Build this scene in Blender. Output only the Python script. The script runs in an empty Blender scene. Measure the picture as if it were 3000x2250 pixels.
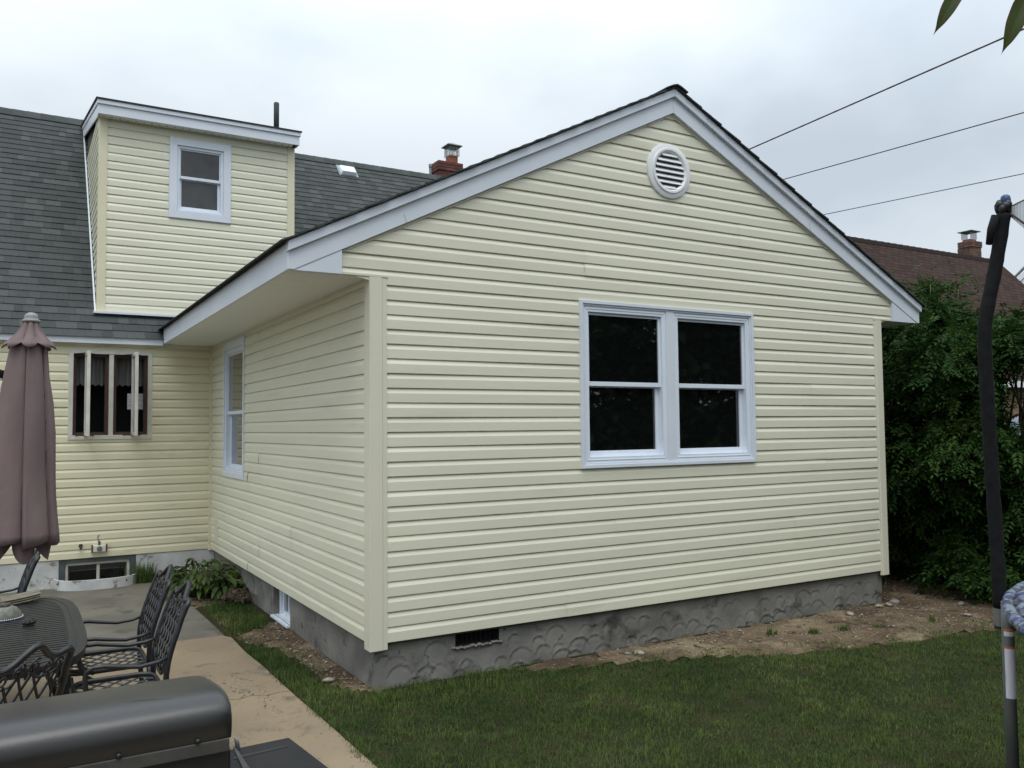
import bpy, math, random
import numpy as np
from mathutils import Matrix, Vector
random.seed(7); rng = np.random.default_rng(7)
S = bpy.context.scene
COL = S.collection

# ------------------------------------------------------------------ camera
F_PX, PITCH, ROLL, YAW = 2476.10, 0.05115, -0.00985, 0.52904
CP = np.array([-2.33806, -6.1288, 1.62875])
_cy, _sy = math.cos(YAW), math.sin(YAW)
_w = np.array([_sy*math.cos(PITCH), _cy*math.cos(PITCH), math.sin(PITCH)])
_r0 = np.array([_cy, -_sy, 0.0]); _u0 = np.cross(_r0, _w)
_r = _r0*math.cos(ROLL)+_u0*math.sin(ROLL); _u = -_r0*math.sin(ROLL)+_u0*math.cos(ROLL)
cam_d = bpy.data.cameras.new('camera'); cam = bpy.data.objects.new('camera', cam_d); COL.objects.link(cam)
cam_d.sensor_width = 36; cam_d.lens = F_PX/3000*36; cam_d.clip_end = 600; cam_d.clip_start = 0.05
cam.matrix_world = Matrix(((_r[0], _u[0], -_w[0], CP[0]), (_r[1], _u[1], -_w[1], CP[1]), (_r[2], _u[2], -_w[2], CP[2]), (0, 0, 0, 1)))
S.camera = cam
def ray(px, py):            # survey helper: sight line of the photograph at (px,py) on a 2212 px wide view
    k = 3000/2212
    return _w+_r*(px*k-1500)/F_PX-_u*(py*k-1125)/F_PX
def at(px, py, t): return CP+ray(px, py)*t
def on(px, py, ax, val):
    d = ray(px, py); return CP+d*(val-CP[ax])/d[ax]
def inview(P):              # normalised image position of world points
    d = np.asarray(P)-CP; z = d@_w
    return (d@_r)/z*F_PX/1500, (d@_u)/z*F_PX/1125, z

# ------------------------------------------------------------------ world and sun
world = bpy.data.worlds.new('World'); S.world = world; world.use_nodes = True
nt = world.node_tree; N = nt.nodes; L = nt.links; N.clear()
SUN_EL, SUN_AZ = math.radians(68), math.radians(205)   # azimuth clockwise from +Y
out = N.new('ShaderNodeOutputWorld'); bg = N.new('ShaderNodeBackground'); L.new(bg.outputs[0], out.inputs[0])
sky = N.new('ShaderNodeTexSky'); sky.sky_type = 'NISHITA'; sky.sun_disc = False
sky.sun_elevation = SUN_EL; sky.sun_rotation = SUN_AZ
tc = N.new('ShaderNodeTexCoord'); sep = N.new('ShaderNodeSeparateXYZ'); L.new(tc.outputs['Generated'], sep.inputs[0])
mp = N.new('ShaderNodeMapping'); mp.inputs['Scale'].default_value = (1.0, 1.0, 1.7); L.new(tc.outputs['Generated'], mp.inputs[0])
nz = N.new('ShaderNodeTexNoise'); nz.inputs['Scale'].default_value = 1.9; nz.inputs['Detail'].default_value = 5; nz.inputs['Roughness'].default_value = 0.5
L.new(mp.outputs[0], nz.inputs[0])
cr = N.new('ShaderNodeValToRGB'); cr.color_ramp.elements[0].position = 0.36; cr.color_ramp.elements[1].position = 0.58
cr.color_ramp.elements[0].color = (0.61, 0.695, 0.78, 1); cr.color_ramp.elements[1].color = (0.84, 0.91, 0.97, 1)
L.new(nz.outputs[0], cr.inputs[0])
grad = N.new('ShaderNodeMapRange'); grad.inputs[1].default_value = 0.30; grad.inputs[2].default_value = 1.0
grad.inputs[3].default_value = 0.98; grad.inputs[4].default_value = 2.7
L.new(sep.outputs[2], grad.inputs[0])
mul = N.new('ShaderNodeVectorMath'); mul.operation = 'SCALE'; L.new(cr.outputs[0], mul.inputs[0]); L.new(grad.outputs[0], mul.inputs['Scale'])
sk = N.new('ShaderNodeVectorMath'); sk.operation = 'SCALE'; sk.inputs['Scale'].default_value = 0.10; L.new(sky.outputs[0], sk.inputs[0])
mx = N.new('ShaderNodeMix'); mx.data_type = 'VECTOR'; mx.inputs[0].default_value = 0.93
L.new(sk.outputs[0], mx.inputs[4]); L.new(mul.outputs[0], mx.inputs[5])
L.new(mx.outputs[1], bg.inputs[0]); bg.inputs[1].default_value = 1.0
sd = bpy.data.lights.new('sun', 'SUN'); sd.energy = 1.5; sd.angle = math.radians(40); sd.color = (1.0, 0.96, 0.9)
sun = bpy.data.objects.new('sun', sd); COL.objects.link(sun)
sv = Vector((math.sin(SUN_AZ)*math.cos(SUN_EL), math.cos(SUN_AZ)*math.cos(SUN_EL), math.sin(SUN_EL)))
sun.rotation_euler = sv.to_track_quat('Z', 'Y').to_euler(); sun.location = (0, 0, 30)
S.view_settings.view_transform = 'Standard'; S.view_settings.look = 'None'; S.view_settings.exposure = 0.0; S.view_settings.gamma = 1.0
S.view_settings.use_curve_mapping = False

# ------------------------------------------------------------------ materials
def mat(name, col, rough=0.6, col2=None, nscale=8.0, detail=4, bump=0.0, bscale=40.0, metal=0.0, spec=0.5, stretch=(1, 1, 1), lo=0.35, hi=0.65, bdist=0.01, coat=0.0, ior=1.5, spots=None):
    m = bpy.data.materials.new(name); m.use_nodes = True
    n = m.node_tree.nodes; l = m.node_tree.links; b = n['Principled BSDF']
    b.inputs['Base Color'].default_value = (*col, 1); b.inputs['Roughness'].default_value = rough
    b.inputs['Metallic'].default_value = metal; b.inputs['Specular IOR Level'].default_value = spec
    b.inputs['Coat Weight'].default_value = coat; b.inputs['IOR'].default_value = ior
    t = n.new('ShaderNodeTexCoord'); mpp = n.new('ShaderNodeMapping'); mpp.inputs['Scale'].default_value = stretch
    l.new(t.outputs['Object'], mpp.inputs[0])
    last = None
    if col2 is not None:
        q = n.new('ShaderNodeTexNoise'); q.inputs['Scale'].default_value = nscale; q.inputs['Detail'].default_value = detail
        l.new(mpp.outputs[0], q.inputs[0])
        r = n.new('ShaderNodeValToRGB'); r.color_ramp.elements[0].position = lo; r.color_ramp.elements[1].position = hi
        r.color_ramp.elements[0].color = (*col, 1); r.color_ramp.elements[1].color = (*col2, 1)
        l.new(q.outputs[0], r.inputs[0]); last = r.outputs[0]
        if spots:      # (colour, scale, threshold, softness): stains with shapes of their own
            for sc, s_scale, th, soft in spots:
                q2 = n.new('ShaderNodeTexNoise'); q2.inputs['Scale'].default_value = s_scale; q2.inputs['Detail'].default_value = 6; q2.inputs['Roughness'].default_value = 0.65
                l.new(mpp.outputs[0], q2.inputs[0])
                mr = n.new('ShaderNodeMapRange'); mr.inputs[1].default_value = th; mr.inputs[2].default_value = th+soft
                l.new(q2.outputs[0], mr.inputs[0])
                mm = n.new('ShaderNodeMix'); mm.data_type = 'RGBA'; mm.inputs[7].default_value = (*sc, 1)
                l.new(mr.outputs[0], mm.inputs[0]); l.new(last, mm.inputs[6]); last = mm.outputs[2]
        l.new(last, b.inputs['Base Color'])
    if bump > 0:
        q3 = n.new('ShaderNodeTexNoise'); q3.inputs['Scale'].default_value = bscale; q3.inputs['Detail'].default_value = 5
        l.new(mpp.outputs[0], q3.inputs[0])
        bp = n.new('ShaderNodeBump'); bp.inputs['Strength'].default_value = bump; bp.inputs['Distance'].default_value = bdist
        l.new(q3.outputs[0], bp.inputs['Height']); l.new(bp.outputs[0], b.inputs['Normal'])
    return m
M = {}
M['siding'] = mat('siding vinyl', (0.675, 0.660, 0.520), 0.42, (0.71, 0.693, 0.548), 1.3, 3, 0.12, 9, stretch=(0.5, 0.5, 3), bdist=0.006, spots=[((0.60, 0.575, 0.455), 1.7, 0.56, 0.22), ((0.50, 0.475, 0.37), 6.0, 0.70, 0.10)])
M['siding_yellow'] = mat('yellower siding vinyl', (0.65, 0.612, 0.43), 0.5, (0.685, 0.645, 0.46), 1.1, 4, 0.05, 60, stretch=(1, 1, 3), bdist=0.002, spots=[((0.50, 0.48, 0.33), 1.6, 0.60, 0.2)])  # slightly yellower than the siding of the addition
M['post'] = mat('cream corner trim', (0.65, 0.628, 0.505), 0.42, (0.68, 0.655, 0.525), 2.0, 2)
M['white'] = mat('white aluminium trim', (0.63, 0.675, 0.735), 0.4, (0.68, 0.72, 0.775), 3.0, 3, 0.04, 25, bdist=0.002)
M['vinylwhite'] = mat('white window vinyl', (0.69, 0.745, 0.82), 0.35, (0.72, 0.775, 0.845), 5, 2)
M['oldwhite'] = mat('aged off white vinyl', (0.62, 0.61, 0.53), 0.5, (0.52, 0.51, 0.45), 7, 5)
M['ventwhite'] = mat('white gable vent plastic', (0.78, 0.80, 0.80), 0.45, (0.74, 0.76, 0.76), 8, 2)
M['soffit'] = mat('cream soffit panel', (0.86, 0.86, 0.82), 0.5, (0.88, 0.88, 0.84), 3, 3)
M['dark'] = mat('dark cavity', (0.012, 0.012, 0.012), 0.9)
M['wrap'] = mat('wall sheathing', (0.10, 0.09, 0.06), 0.9, (0.14, 0.12, 0.09), 4)
M['ventback'] = mat('grey vent backing', (0.16, 0.15, 0.17), 0.9)  # plain grey disc colour behind the vent slats
M['glass'] = mat('dark window glass', (0.004, 0.005, 0.005), 0.015, ior=1.75, coat=0.6)
M['glass2'] = mat('double glazed side window', (0.02, 0.022, 0.02), 0.03, coat=1.0, ior=1.6)
M['glass3'] = mat('attic glass with painted cloud', (0.018, 0.020, 0.024), 0.04, (0.055, 0.053, 0.050), 3, 3, coat=0.4)  # mottled greys in the colour imitate cloud reflected in the dormer pane
M['sh'] = [mat('roof shingle %d' % i, c, 0.95, tuple(x*1.35 for x in c), 90, 2, 0.5, 250, bdist=0.003, spec=0.1) for i, c in enumerate(
    [(0.045, 0.051, 0.050), (0.051, 0.057, 0.056), (0.057, 0.064, 0.063), (0.067, 0.074, 0.072), (0.048, 0.055, 0.053)])]
M['shedge'] = mat('shingle edge', (0.02, 0.023, 0.025), 0.95, (0.035, 0.04, 0.04), 40)
M['conc'] = mat('grey parged concrete', (0.150, 0.146, 0.132), 0.9, (0.225, 0.217, 0.195), 3.2, 7, 0.45, 60, spots=[((0.075, 0.073, 0.067), 2.4, 0.56, 0.12), ((0.05, 0.048, 0.044), 7.0, 0.64, 0.05), ((0.26, 0.25, 0.22), 9.0, 0.68, 0.06)], bdist=0.006, spec=0.15)
M['whitewash'] = mat('whitewashed foundation', (0.42, 0.43, 0.43), 0.9, (0.56, 0.57, 0.56), 4, 6, 0.5, 35, spots=[((0.22, 0.20, 0.16), 6.0, 0.58, 0.06), ((0.09, 0.08, 0.06), 13.0, 0.66, 0.03)], bdist=0.006)
M['tan'] = mat('tan painted concrete', (0.205, 0.163, 0.110), 0.9, (0.255, 0.20, 0.136), 1.4, 8, 0.35, 180, spots=[((0.135, 0.114, 0.086), 4.0, 0.56, 0.12), ((0.11, 0.092, 0.07), 30.0, 0.62, 0.05), ((0.08, 0.065, 0.055), 22.0, 0.70, 0.02)], bdist=0.003, spec=0.15)
M['slab'] = mat('grey old concrete', (0.108, 0.101, 0.085), 0.92, (0.158, 0.147, 0.122), 1.6, 8, 0.4, 120, spots=[((0.085, 0.080, 0.067), 2.6, 0.57, 0.10), ((0.10, 0.092, 0.075), 25.0, 0.60, 0.06)], bdist=0.004, spec=0.15)
M['soil'] = mat('lawn soil', (0.016, 0.020, 0.008), 1.0, (0.034, 0.028, 0.014), 2.2, 7, 0.6, 60, spec=0.15)
M['dirt'] = mat('sandy dirt', (0.060, 0.040, 0.027), 1.0, (0.135, 0.099, 0.064), 1.5, 9, 0.9, 45, spots=[((0.21, 0.165, 0.105), 2.2, 0.50, 0.16), ((0.26, 0.21, 0.14), 22.0, 0.60, 0.05), ((0.045, 0.030, 0.021), 7.0, 0.56, 0.08)], bdist=0.02, spec=0.15)
M['stone'] = mat('pale pebble', (0.13, 0.10, 0.07), 0.9, (0.36, 0.33, 0.27), 30, 3, 0.3, 60, spec=0.15)
M['iron'] = mat('charcoal cast aluminium', (0.008, 0.0085, 0.010), 0.40, (0.017, 0.018, 0.021), 20, 4, 0.35, 180, spec=0.45, bdist=0.002)
M['fabric'] = mat('mauve brown canopy fabric', (0.148, 0.107, 0.107), 0.95, (0.178, 0.129, 0.127), 5, 4, 0.5, 7, bdist=0.03, stretch=(1, 1, 0.35))
M['grill'] = mat('grey enamelled grill lid', (0.010, 0.010, 0.0095), 0.33, (0.022, 0.021, 0.020), 2.2, 7, 0.15, 120, metal=0.0, spec=0.6, coat=0.0, spots=[((0.06, 0.058, 0.055), 9.0, 0.66, 0.06)], bdist=0.002, stretch=(0.6, 1, 1))
M['grillblack'] = mat('black grill enamel', (0.010, 0.010, 0.010), 0.5)
M['grilltrim'] = mat('dull grey trim strip', (0.05, 0.048, 0.044), 0.6, (0.07, 0.067, 0.062), 14, 3, spec=0.3)
M['shelf'] = mat('charcoal side shelf', (0.010, 0.010, 0.011), 0.6, (0.015, 0.015, 0.016), 8, 3, 0.1, 90, bdist=0.002, spec=0.25)
M['steel'] = mat('galvanised steel', (0.15, 0.16, 0.157), 0.45, (0.20, 0.212, 0.21), 9, 4, metal=0.4)
M['foam'] = mat('black foam sleeve', (0.0075, 0.0075, 0.008), 0.9, (0.012, 0.012, 0.013), 30, 3, 0.4, 90, bdist=0.003, spec=0.2)
M['blue'] = mat('blue plastic cap', (0.012, 0.035, 0.13), 0.45)
M['black'] = mat('black plastic', (0.010, 0.010, 0.011), 0.5)
M['bluepad'] = mat('blue and white patterned pad', (0.02, 0.045, 0.15), 0.5, (0.16, 0.185, 0.215), 16, 6, 0.6, 22, lo=0.42, hi=0.55, stretch=(1, 1, 2.2), spots=[((0.012, 0.012, 0.018), 19, 0.52, 0.03)])
M['label'] = mat('white warning label', (0.68, 0.66, 0.72), 0.5)
M['orange'] = mat('orange label band', (0.55, 0.16, 0.03), 0.5)
M['brickbrown'] = [mat('weathered brown brick %d' % i, c, 0.9, tuple(x*1.5 for x in c), 12, 5, 0.4, 60, bdist=0.004) for i, c in enumerate([(0.085, 0.045, 0.034), (0.11, 0.062, 0.046), (0.07, 0.04, 0.032)])]
M['brick'] = [mat('red brick %d' % i, c, 0.9, tuple(x*1.5 for x in c), 12, 5, 0.4, 60, bdist=0.004) for i, c in enumerate([(0.092, 0.030, 0.022), (0.12, 0.040, 0.028), (0.07, 0.026, 0.021)])]
M['mortar'] = mat('mortar', (0.16, 0.14, 0.12), 1.0, (0.22, 0.20, 0.17), 20)
M['flue'] = mat('clay flue', (0.20, 0.065, 0.035), 0.9, (0.26, 0.10, 0.06), 9)
M['capmetal'] = mat('weathered metal cap', (0.16, 0.19, 0.19), 0.5, (0.26, 0.28, 0.28), 11, 3, metal=0.5)
M['pipe'] = mat('dark vent pipe', (0.05, 0.06, 0.062), 0.8, (0.08, 0.09, 0.09), 8)
M['brownroof'] = None
M['tansiding'] = mat('tan clapboard', (0.36, 0.215, 0.115), 0.6, (0.41, 0.25, 0.14), 3, 3)
M['farwhite'] = mat('white paint far', (0.72, 0.74, 0.76), 0.6)
M['wood'] = mat('dark red wood frame', (0.085, 0.028, 0.020), 0.5, (0.12, 0.04, 0.028), 12, 4, stretch=(1, 1, 0.2))
M['curtain'] = mat('sheer grey curtain', (0.10, 0.095, 0.095), 0.9, (0.15, 0.145, 0.14), 30, 2, stretch=(1, 1, 0.1))
M['paper'] = mat('printed paper sheet', (0.50, 0.50, 0.52), 0.8, (0.30, 0.30, 0.33), 60, 2, stretch=(0.1, 1, 1.4))
M['bark'] = mat('bark', (0.07, 0.05, 0.035), 0.95, (0.13, 0.10, 0.075), 12, 5, 0.7, 30, stretch=(1, 1, 0.25))
M['cable'] = mat('dark cable sheath', (0.06, 0.034, 0.032), 0.7)
M['straw'] = mat('pale beaded glass', (0.15, 0.15, 0.115), 0.45, (0.23, 0.23, 0.18), 40, 3, 0.5, 90, bdist=0.003)
M['finial'] = mat('grey plastic finial', (0.22, 0.22, 0.205), 0.5)
M['seed'] = mat('brown seed centre', (0.05, 0.04, 0.03), 0.8, (0.14, 0.12, 0.10), 60, 2, 0.6, 120, lo=0.5, hi=0.6, bdist=0.003)
M['tank'] = mat('blue grey painted shell', (0.20, 0.25, 0.29), 0.5, (0.24, 0.29, 0.33), 4, 3)
M['vine'] = mat('pale vine tendril', (0.14, 0.15, 0.07), 0.8)
M['root'] = mat('dead root clump', (0.035, 0.024, 0.015), 1.0, (0.10, 0.075, 0.045), 22, 6, 0.9, 40)

def leafmat(name, a, b, c=None, scale=3.0, rough=0.55, trans=0.25, spec=0.3):
    m = bpy.data.materials.new(name); m.use_nodes = True
    n = m.node_tree.nodes; l = m.node_tree.links; p = n['Principled BSDF']; p.inputs['Roughness'].default_value = rough
    p.inputs['Specular IOR Level'].default_value = spec
    at_ = n.new('ShaderNodeAttribute'); at_.attribute_name = 'v'
    t = n.new('ShaderNodeTexCoord'); q = n.new('ShaderNodeTexNoise'); q.inputs['Scale'].default_value = scale; q.inputs['Detail'].default_value = 4
    l.new(t.outputs['Object'], q.inputs[0])
    ad = n.new('ShaderNodeMath'); ad.operation = 'MULTIPLY_ADD'; ad.inputs[1].default_value = 0.55; l.new(at_.outputs['Fac'], ad.inputs[0])
    mr = n.new('ShaderNodeMapRange'); mr.inputs[1].default_value = 0.3; mr.inputs[2].default_value = 0.7; mr.inputs[4].default_value = 0.5
    l.new(q.outputs[0], mr.inputs[0]); l.new(mr.outputs[0], ad.inputs[2])
    r = n.new('ShaderNodeValToRGB'); r.color_ramp.elements[0].color = (*a, 1); r.color_ramp.elements[1].color = (*b, 1)
    r.color_ramp.elements[0].position = 0.1; r.color_ramp.elements[1].position = 0.8
    if c: e = r.color_ramp.elements.new(1.0); e.color = (*c, 1)
    l.new(ad.outputs[0], r.inputs[0]); l.new(r.outputs[0], p.inputs['Base Color'])
    tr = n.new('ShaderNodeBsdfTranslucent'); l.new(r.outputs[0], tr.inputs[0])
    ms = n.new('ShaderNodeMixShader'); ms.inputs[0].default_value = trans
    l.new(p.outputs[0], ms.inputs[1]); l.new(tr.outputs[0], ms.inputs[2]); l.new(ms.outputs[0], n['Material Output'].inputs[0])
    return m
M['grass'] = leafmat('grass blades', (0.036, 0.076, 0.019), (0.112, 0.152, 0.042), (0.29, 0.245, 0.12), 1.3, rough=0.8, spec=0.08)
M['wisteria'] = leafmat('wisteria leaflets', (0.014, 0.040, 0.009), (0.036, 0.080, 0.016), (0.085, 0.13, 0.028), 1.2, rough=0.65, spec=0.12)
M['hosta'] = leafmat('broad plant leaves', (0.022, 0.048, 0.010), (0.065, 0.105, 0.020), (0.18, 0.19, 0.04), 5)
M['treeleaf'] = leafmat('tree leaves', (0.018, 0.038, 0.010), (0.045, 0.085, 0.020), None, 0.8)

def roofmat():
    m = mat('brown roof shingles', (0.04, 0.026, 0.022), 0.95, spec=0.08)
    n = m.node_tree.nodes; l = m.node_tree.links; b = n['Principled BSDF']
    t = n.new('ShaderNodeUVMap'); br = n.new('ShaderNodeTexBrick')
    br.inputs['Color1'].default_value = (0.036, 0.023, 0.019, 1); br.inputs['Color2'].default_value = (0.056, 0.036, 0.030, 1)
    br.inputs['Mortar'].default_value = (0.020, 0.013, 0.011, 1); br.inputs['Scale'].default_value = 1.0
    br.inputs['Brick Width'].default_value = 0.30; br.inputs['Row Height'].default_value = 0.143; br.inputs['Mortar Size'].default_value = 0.010
    l.new(t.outputs[0], br.inputs[0]); l.new(br.outputs[0], b.inputs['Base Color'])
    bp = n.new('ShaderNodeBump'); bp.inputs['Strength'].default_value = 0.6; bp.inputs['Distance'].default_value = 0.01; bp.invert = True
    l.new(br.outputs['Fac'], bp.inputs['Height']); l.new(bp.outputs[0], b.inputs['Normal'])
    return m
M['brownroof'] = roofmat()

# ------------------------------------------------------------------ mesh helpers
class MB:
    def __init__(s): s.v = []; s.f = []; s.sm = False
    def add(s, vs, fs):
        o = len(s.v); s.v += [tuple(float(c) for c in v) for v in vs]; s.f += [tuple(o+i for i in f) for f in fs]; return s
    def box(s, x0, x1, y0, y1, z0, z1):
        return s.add([(x0, y0, z0), (x1, y0, z0), (x1, y1, z0), (x0, y1, z0), (x0, y0, z1), (x1, y0, z1), (x1, y1, z1), (x0, y1, z1)],
                     [(0, 3, 2, 1), (4, 5, 6, 7), (0, 1, 5, 4), (1, 2, 6, 5), (2, 3, 7, 6), (3, 0, 4, 7)])
    def hexa(s, a, b):      # two quads joined
        return s.add(list(a)+list(b), [(3, 2, 1, 0), (4, 5, 6, 7), (0, 1, 5, 4), (1, 2, 6, 5), (2, 3, 7, 6), (3, 0, 4, 7)])
    def prism(s, poly, fn, a0, a1):   # poly of 2D points, fn(p, a) -> 3D
        n = len(poly); vs = [fn(p, a0) for p in poly]+[fn(p, a1) for p in poly]
        return s.add(vs, [tuple(range(n))[::-1], tuple(range(n, 2*n))]+[(i, (i+1) % n, n+(i+1) % n, n+i) for i in range(n)])
    def tube(s, pts, r, n=6, closed=False, flat=None):
        pts = [Vector(p) for p in pts]; m = len(pts)
        rs = r if isinstance(r, (list, tuple)) else [r]*m
        vs = []; up = None
        for i, p in enumerate(pts):
            if closed: d = pts[(i+1) % m]-pts[i-1]
            else: d = pts[min(i+1, m-1)]-pts[max(i-1, 0)]
            if d.length < 1e-9: d = Vector((0, 0, 1))
            d.normalize()
            if up is None:
                up = Vector((0, 0, 1)) if abs(d.z) < 0.9 else Vector((1, 0, 0))
            a = d.cross(up)
            if a.length < 1e-4: a = d.cross(Vector((0.3, 1, 0.2)))
            a.normalize(); b = a.cross(d); up = b
            for k in range(n):
                t = 2*math.pi*k/n
                vs.append(p+(a*math.cos(t)+b*math.sin(t)*(flat or 1))*rs[i])
        fs = []
        rng_ = m if closed else m-1
        for i in range(rng_):
            for k in range(n):
                j = (i+1) % m
                fs.append((i*n+k, i*n+(k+1) % n, j*n+(k+1) % n, j*n+k))
        if not closed: fs += [tuple(range(n))[::-1], tuple(range((m-1)*n, m*n))]
        return s.add(vs, fs)
    def lathe(s, prof, c=(0, 0, 0), n=24, axis=2):
        vs = []
        for r, h in prof:
            for k in range(n):
                t = 2*math.pi*k/n; a, b = r*math.cos(t), r*math.sin(t)
                p = (a, b, h) if axis == 2 else ((h, a, b) if axis == 0 else (a, h, b))
                vs.append((p[0]+c[0], p[1]+c[1], p[2]+c[2]))
        m = len(prof)
        fs = [(i*n+k, i*n+(k+1) % n, (i+1)*n+(k+1) % n, (i+1)*n+k) for i in range(m-1) for k in range(n)]
        fs += [tuple(range(n))[::-1], tuple(range((m-1)*n, m*n))]
        return s.add(vs, fs)
    def ball(s, c, r, sc=(1, 1, 1), nu=8, nv=6, j=0.0):
        prof = [(max(1e-4, math.sin(math.pi*i/nv)), -math.cos(math.pi*i/nv)) for i in range(nv+1)]
        o = len(s.v); s.lathe(prof, (0, 0, 0), nu)
        for i in range(o, len(s.v)):
            x, y, z = s.v[i]; q = 1+random.uniform(-j, j)
            s.v[i] = (c[0]+x*r*sc[0]*q, c[1]+y*r*sc[1]*q, c[2]+z*r*sc[2]*q)
        return s
    def mesh(s, name, m, smooth=False):
        me = bpy.data.meshes.new(name); me.from_pydata(s.v, [], s.f)
        for q in (m if isinstance(m, list) else [m]): me.materials.append(q)
        if smooth: me.polygons.foreach_set('use_smooth', [True]*len(me.polygons))
        me.update(); return me
ROOTM = {}
def link(name, me, parent=None, bevel=0, label=None):
    o = bpy.data.objects.new(name, me); COL.objects.link(o)
    if parent is not None:
        o.parent = parent
        if parent.name in ROOTM: o.matrix_parent_inverse = ROOTM[parent.name].inverted()
    if bevel:
        b = o.modifiers.new('bevel', 'BEVEL'); b.width = bevel; b.segments = 2; b.limit_method = 'ANGLE'; b.angle_limit = math.radians(40)
    if label: o['label'] = label
    return o
def obj(name, mb, m, parent=None, smooth=False, bevel=0, label=None):
    return link(name, mb.mesh(name, m, smooth), parent, bevel, label)
def autosmooth(o, ang=40):
    me = o.data
    me.polygons.foreach_set('use_smooth', [True]*len(me.polygons))
    try: me.set_sharp_from_angle(angle=math.radians(ang))
    except Exception: pass
def thing(name, label, cat, loc=(0, 0, 0), rz=0, group=None):
    o = bpy.data.objects.new(name, None); COL.objects.link(o); o.empty_display_size = 0.2
    o.location = loc; o.rotation_euler = (0, 0, rz)
    ROOTM[o.name] = Matrix.Translation(Vector(loc)) @ Matrix.Rotation(rz, 4, 'Z')
    o['label'] = label; o['category'] = cat
    if group: o['group'] = group
    return o
def tag(o, label, cat, group=None, kind=None):
    o['label'] = label; o['category'] = cat
    if group: o['group'] = group
    if kind: o['kind'] = kind
    return o
def struct(name, mb, m): o = obj(name, mb, m); o['kind'] = 'structure'; return o
def fast_mesh(name, V, F, m, vattr=None, smooth=False):
    """V (n,3) array, F (k,4) array of quads"""
    me = bpy.data.meshes.new(name); V = np.asarray(V, dtype=np.float32); F = np.asarray(F, dtype=np.int32)
    me.vertices.add(len(V)); me.vertices.foreach_set('co', V.ravel())
    k, w = F.shape; me.loops.add(k*w); me.loops.foreach_set('vertex_index', F.ravel())
    me.polygons.add(k); me.polygons.foreach_set('loop_start', np.arange(0, k*w, w, dtype=np.int32))
    if vattr is not None:
        a = me.attributes.new('v', 'FLOAT', 'POINT'); a.data.foreach_set('value', np.asarray(vattr, dtype=np.float32))
    me.materials.append(m); me.update(calc_edges=True); me.validate()
    if smooth: me.polygons.foreach_set('use_smooth', [True]*len(me.polygons))
    return me

# ------------------------------------------------------------------ ground
G = -0.35
C = 0.1143
struct('ground', MB().box(-150, 150, -150, 150, G-0.5, G-0.008), M['soil'])
def vnoise(x, y, s=1.0, seed=0):
    return (math.sin(x*s*1.7+seed*1.3)*math.cos(y*s*2.1-seed)+math.sin((x+y)*s*3.3+seed*2.1)*0.5+math.sin((x*1.3-y*2.2)*s*5.1+seed)*0.25)/1.75
# dirt beds: outline polygons (world xy)
dirt_front = [(1.05, 0.05), (1.35, -0.03), (1.8, -0.12), (2.3, -0.28), (2.9, -0.52), (3.6, -0.80), (4.5, -1.02), (5.3, -1.12), (6.1, -1.22), (6.9, -1.0), (7.5, -0.7), (8.3, -0.9), (9.5, 0.2), (9.5, 6.0), (6.0, 6.0), (6.0, 0.05)]
dirt_side = [(0.08, -0.05), (-0.12, 0.06), (-0.25, 0.36), (-0.22, 0.8), (-0.26, 1.2), (-0.27, 1.62), (-0.44, 1.85), (-0.50, 2.1), (-0.50, 2.36), (-0.30, 2.50), (-0.04, 2.75), (0.08, 2.9)]
dirt_hosta = [(-0.62, 3.9), (-0.30, 4.0), (0.08, 4.2), (0.08, 6.2), (-0.75, 6.2), (-0.72, 4.7), (-0.60, 4.1)]
def inpoly(x, y, poly):
    c = np.zeros(np.shape(x), bool); n = len(poly)
    for i in range(n):
        x0, y0 = poly[i]; x1, y1 = poly[(i+1) % n]
        cond = ((y0 > y) != (y1 > y)) & (x < (x1-x0)*(y-y0)/((y1-y0) if y1 != y0 else 1e-9)+x0)
        c ^= cond
    return c
def jag(poly, amp=0.05, step=0.12):
    o = []
    for i in range(len(poly)):
        a, b = poly[i], poly[(i+1) % len(poly)]; d = math.dist(a, b); n = max(1, int(d/step))
        for k in range(n):
            t = k/n; x = a[0]+(b[0]-a[0])*t; y = a[1]+(b[1]-a[1])*t
            o.append((x+amp*vnoise(x, y, 4, 1), y+amp*vnoise(x, y, 4, 5)))
    return o
for poly, nm in ((dirt_front, 'dirt_bed'), (dirt_side, 'dirt_bed'), (dirt_hosta, 'dirt_bed')):
    # gridded patch with small lumps
    if poly is dirt_front: poly = [(a, b-0.20 if b < -0.02 and a < 9 else b) for a, b in poly]
    P = np.array(poly); x0, y0 = P.min(0)-0.1; x1, y1 = P.max(0)+0.1; st = 0.045 if x1 < 2 else 0.07
    nx, ny = int((x1-x0)/st), int((y1-y0)/st); gx, gy = np.meshgrid(np.linspace(x0, x1, nx), np.linspace(y0, y1, ny))
    pj = jag(poly); ins = inpoly(gx, gy, pj)
    gz = G+0.004+0.010*np.sin(gx*9+np.sin(gy*7)*2)*np.cos(gy*8.3)+rng.normal(0, 0.0035, gx.shape); gz = np.maximum(gz, G-0.002)-0.004; inner = inpoly(gx+0.06, gy, pj) & inpoly(gx-0.06, gy, pj) & inpoly(gx, gy+0.06, pj) & inpoly(gx, gy-0.06, pj); gz = np.where(inner, gz, G-0.0075)
    V = np.stack([gx, gy, gz], -1).reshape(-1, 3); I = np.arange(nx*ny).reshape(ny, nx)
    keep = ins[:-1, :-1] & ins[1:, :-1] & ins[:-1, 1:] & ins[1:, 1:]
    F = np.stack([I[:-1, :-1], I[:-1, 1:], I[1:, 1:], I[1:, :-1]], -1)[keep]
    o = link(nm, fast_mesh(nm, V, F, M['dirt'], smooth=True)); o['kind'] = 'structure'

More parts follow.
